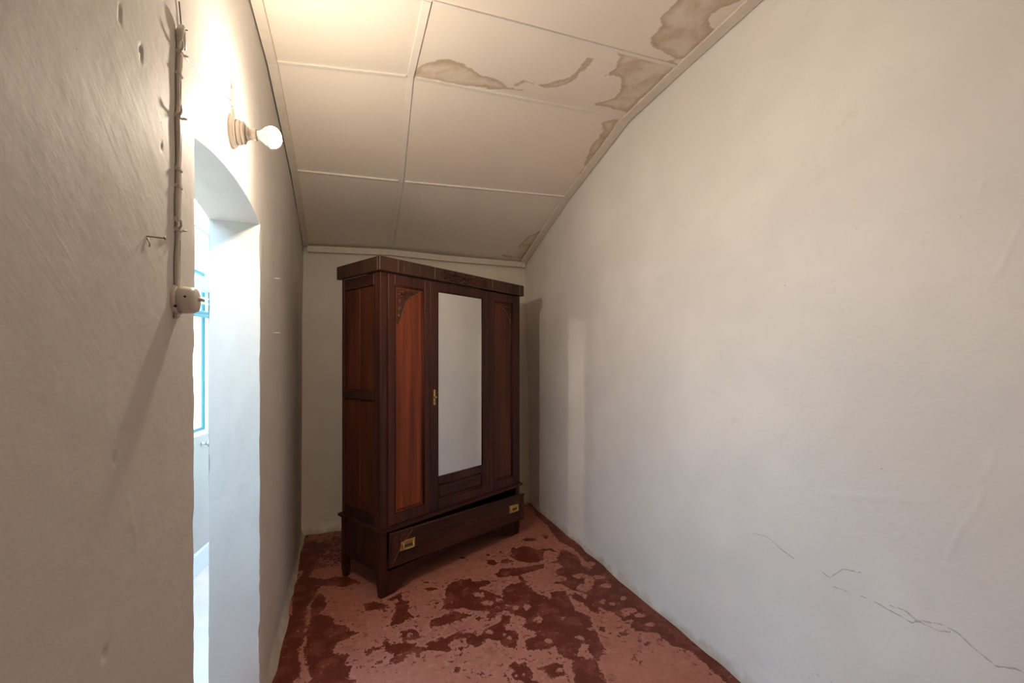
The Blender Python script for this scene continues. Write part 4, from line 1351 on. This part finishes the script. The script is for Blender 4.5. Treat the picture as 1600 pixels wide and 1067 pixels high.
def corner_orn(s):
    xc = 0.012 if s > 0 else DWW - 0.012
    out = [(0, -0.012), (0.150, -0.012), (0.075, -0.085), (0.012, -0.185), (0, -0.185)]
    dpart('drawer_spandrel', M_carve, lambda m: m.prism([(xc + s * a, b_) for a, b_ in out], 'y', -0.0255, -0.0222))

    def fn(m):
        yy = -0.0255
        m.flower(xc + s * 0.028, -0.042, yy, 0.020, 0.005, 6)
        for dx, dz, an, ln in ((0.05, -0.028, -0.1, 0.055), (0.045, -0.05, -0.5, 0.035), (0.02, -0.07, -1.3, 0.045), (0.012, -0.11, -1.5, 0.045)):
            a = an if s > 0 else math.pi - an
            m.leaf(xc + s * dx, dz, yy, a, ln, ln * 0.4, 0.004)
    dpart('drawer_carving', M_carve, fn)
    dpart('carved_lip', M_edge, lambda m: m.tube([(xc + s * a, -0.0258, b_) for a, b_ in out[1:4]], 0.0012, 5))


corner_orn(1)
corner_orn(-1)


def dcrest(m):
    cx = DWW / 2
    for s in (-1, 1):
        for dx, dz, an, ln in ((0.0, -0.085, 0.25, 0.06), (0.0, -0.092, -0.35, 0.06), (0.05, -0.082, -0.2, 0.05)):
            m.leaf(cx + s * dx, dz, -0.0222, an if s > 0 else math.pi - an, ln, 0.018, 0.003)
    m.flower(cx, -0.088, -0.0222, 0.016, 0.004)


dpart('drawer_carving', M_carve, dcrest)

# ------------------------------------------------------------------ fittings on the doorway wall
def wallx(y, z):
    return float(XL(y)) + float(dispL(np.array([float(y)]), np.array([float(z)]))[0])


OUT = Matrix.Rotation(math.radians(90), 4, 'Y')    # local z -> room +x

# lamp
LY, LZ = 1.549, 2.160
lx = wallx(LY, LZ)
lamp = empty('wall_lamp', (lx, LY, LZ))
tag(lamp, 'lit bare bulb in a cream holder above the doorway', 'lamp')


def lpart(name, mat, prof, n=28):
    mb = MB()
    mb.lathe(prof, n, OUT)
    return mb.build(name, mat, lamp)


lpart('wall_block', M_porc, [(0, -0.012), (0.048, -0.012), (0.049, 0.004), (0.047, 0.008), (0.044, 0.009), (0.044, 0.0115), (0.041, 0.015), (0.040, 0.016), (0, 0.016)])
lpart('lamp_rose', M_porc, [(0, 0.0162), (0.036, 0.0162), (0.037, 0.024), (0.034, 0.028), (0.030, 0.029), (0.030, 0.031), (0.033, 0.032), (0.033, 0.036), (0.026, 0.040), (0, 0.040)])
lpart('lamp_holder', M_porc, [(0, 0.0402), (0.020, 0.0402), (0.0195, 0.048), (0.0165, 0.050), (0.0165, 0.064), (0.0175, 0.065), (0.0175, 0.069), (0.0145, 0.070), (0, 0.070)])
lpart('bulb_neck', M_framew, [(0, 0.0702), (0.0130, 0.0702), (0.0135, 0.076), (0.018, 0.084), (0.026, 0.093), (0.0295, 0.0995), (0.0315, 0.1058), (0, 0.1058)])
bulb_prof = [(0, 0.1060), (0.0316, 0.1060), (0.032, 0.111), (0.0305, 0.120), (0.026, 0.128), (0.018, 0.1345), (0.009, 0.138), (0, 0.139)]
lpart('bulb', M_bulb, bulb_prof, 20)

# cable cover above the lamp
mb = MB()
cy_, cz0, cz1 = 1.543, 2.222, 2.300
cxw = wallx(cy_, 2.26)
mb.box(cxw - 0.006, cxw + 0.012, cy_ - 0.012, cy_ + 0.012, cz0 + 0.012, cz1 - 0.014, 0.003)
cc = mb.build('cable_cover', M_paintw)
tag(cc, 'small painted cable cover on the wall just above the lamp', 'cable cover')
mb = MB()
mb.box(cxw - 0.006, cxw + 0.006, cy_ - 0.006, cy_ + 0.006, cz1 - 0.0138, cz1 + 0.015, 0.002)
mb.build('cover_neck', M_paintw, cc)
mb = MB()
mb.tube([(cxw + 0.006, cy_, cz0 + 0.014), (cxw + 0.007, cy_ + 0.002, cz0 - 0.004), (lx + 0.010, LY, LZ + 0.047)], 0.0045, 8)
mb.build('cable_tail', M_paintw, cc)

# painted-over cable run down to the switch
CB = empty('cable_run', (wallx(1.075, 1.62), 1.075, 1.61))
tag(CB, 'painted-over cable run with clips going down to the round switch', 'cable')


def to_cb(o):
    o.parent = CB
    o.matrix_parent_inverse = Matrix.Translation(CB.location).inverted()
    return o


def run_y(z):
    return 1.071 + (z - 1.606) / (2.155 - 1.606) * 0.015 + 0.0015 * math.sin(z * 31) + 0.001 * math.sin(z * 67)


zs = np.linspace(1.600, 2.120, 60)
for off, nm in ((-0.0030, 'cable'), (0.0032, 'cable')):
    mb = MB()
    mb.tube([(wallx(run_y(z), z) + 0.0045, run_y(z) + off + 0.0008 * math.sin(z * 50 + off * 900), z) for z in zs],
            [0.0044 + 0.0006 * math.sin(z * 43) for z in zs], 8)
    to_cb(mb.build(nm, M_paintw))
for z0, z1 in ((1.618, 1.628), (1.648, 1.700), (1.728, 1.738), (1.992, 2.035)):
    mb = MB()
    zz = np.linspace(z0, z1, 6)
    mb.tube([(wallx(run_y(z), z) + 0.0076, run_y(z), z) for z in zz], 0.0010, 5)
    to_cb(mb.build('open_seam', M_dark))
for z, tail in ((1.722, 1), (1.742, 0), (1.812, 0), (1.848, 0), (1.958, 1), (2.048, 0), (2.095, 1)):
    mb = MB()
    y = run_y(z)
    x = wallx(y, z)
    mb.box(x - 0.002, x + 0.0105, y - 0.0085, y + 0.0085, z - 0.005, z + 0.005, 0.0022)
    if tail:
        mb.tube([(x + 0.008, y - 0.006, z), (x + 0.014, y - 0.012, z + 0.006), (x + 0.015, y - 0.017, z + 0.016)], [0.0028, 0.0025, 0.0012], 6)
        mb.tube([(x + 0.008, y + 0.006, z), (x + 0.017, y + 0.010, z + 0.001)], [0.003, 0.0018], 6)
    to_cb(mb.build('clip', M_paintw))
# curled end at the top
mb = MB()
y, z = run_y(2.12), 2.12
x = wallx(y, z)
mb.tube([(x + 0.005, y - 0.003, z - 0.002), (x + 0.007, y - 0.003, z + 0.018), (x + 0.009, y + 0.002, z + 0.030), (x + 0.009, y + 0.010, z + 0.028), (x + 0.008, y + 0.014, z + 0.012), (x + 0.006, y + 0.026, z - 0.002)],
        [0.006, 0.007, 0.006, 0.005, 0.0042, 0.0035], 8)
to_cb(mb.build('curled_end', M_paintw))

# thin stretched wire from the cable end to the lamp
mb = MB()
wp = []
for t in np.linspace(0, 1, 26):
    yy = 1.112 + t * (1.530 - 1.112)
    zz = 2.108 + t * (2.245 - 2.108)
    wp.append((wallx(yy, zz) + 0.0015 + 0.0012 * math.sin(t * 40), yy, zz))
mb.tube(wp, 0.0014, 5)
o = mb.build('wire', M_wire)
tag(o, 'thin dark wire stretched along the wall towards the lamp', 'wire')
mb = MB()
q = [(1.090, 2.205), (1.098, 2.180), (1.105, 2.158), (1.103, 2.150)]
mb.tube([(wallx(a, b_) + 0.003, a, b_) for a, b_ in q], 0.0012, 5)
mb.tube([(wallx(1.104, 2.155) + 0.002, 1.104, 2.155), (wallx(1.12, 2.168) + 0.010, 1.118, 2.166)], 0.0012, 5)
o = mb.build('wire_stub', M_wire)
tag(o, 'short bent wire stub above the curled cable end', 'wire')

# round switch
SY, SZ = 1.078, 1.577
sxw = wallx(SY, SZ)
sw = empty('light_switch', (sxw, SY, SZ))
tag(sw, 'round painted-over surface switch beside the doorway', 'switch')


def spart(name, mat, prof, n=28, off=(0, 0, 0), jit=0.0):
    mb = MB()
    mb.lathe(prof, n, Matrix.Translation(off) @ OUT, jit)
    return mb.build(name, mat, sw)


spart('switch_block', M_paintw, [(0, -0.010), (0.031, -0.010), (0.032, 0.002), (0.031, 0.006), (0.0285, 0.008), (0, 0.008)], jit=0.015)
cv = spart('switch_cover', M_paintw, [(0, 0.0082), (0.0275, 0.0082), (0.0278, 0.020), (0.0268, 0.032), (0.0235, 0.038), (0.016, 0.0395), (0, 0.0400)], jit=0.012)
mb = MB()
mb.tube([(0.038, 0.002, 0.003), (0.046, 0.004, 0.002), (0.050, 0.005, 0.002)], [0.0045, 0.0035, 0.0012], 8)
mb.build('toggle', M_paintw, sw)
mb = MB()
mb.lathe([(0.0025, 0), (0.0025, 0.0012), (0, 0.0014)], 8, Matrix.Translation((0.0245, -0.026, 0.004)) @ Matrix.Rotation(math.radians(90), 4, 'X'))
mb.lathe([(0.003, 0), (0.003, 0.0012), (0, 0.0014)], 8, Matrix.Translation((0.009, -0.028, -0.016)) @ Matrix.Rotation(math.radians(90), 4, 'X'))
mb.build('screw_hole', M_dark, sw)
mb = MB()
mb.tube([(0.006, -0.010, -0.028), (0.006, -0.011, -0.036), (0.003, -0.011, -0.040)], [0.006, 0.005, 0.003], 8)
mb.build('cable_tail', M_paintw, sw)

# hooked nail left of the switch
ny, nz = 0.938, 1.671
nx = wallx(ny, nz)
mb = MB()
mb.tube([(nx - 0.004, ny, nz), (nx + 0.022, ny + 0.0005, nz - 0.001), (nx + 0.026, ny + 0.001, nz - 0.001)], 0.0012, 6)
mb.lathe([(0.0030, 0.026), (0.0030, 0.0275), (0, 0.028)], 8, Matrix.Translation((nx, ny, nz - 0.001)) @ OUT)
o = mb.build('nail', M_iron)
tag(o, 'thin nail sticking out of the wall left of the cable run', 'nail')
mb = MB()
mb.tube([(nx + 0.001, ny, nz - 0.003), (nx + 0.0035, ny + 0.004, nz - 0.012), (nx + 0.002, ny + 0.006, nz - 0.017)], 0.0014, 6)
mb.build('paint_drip', M_paintw, o)

# two small pins beyond the doorway
for k, (zz, lab) in enumerate(((1.851, 'small white pin in the wall beyond the doorway, the upper one'), (1.588, 'small white pin in the wall beyond the doorway, the lower one'))):
    yy = 2.36
    x = wallx(yy, zz)
    mb = MB()
    mb.tube([(x - 0.003, yy, zz), (x + 0.030, yy, zz)], 0.0013, 6)
    o = mb.build('wall_pin', M_framew)
    tag(o, lab, 'pin', group='pins beyond the doorway')
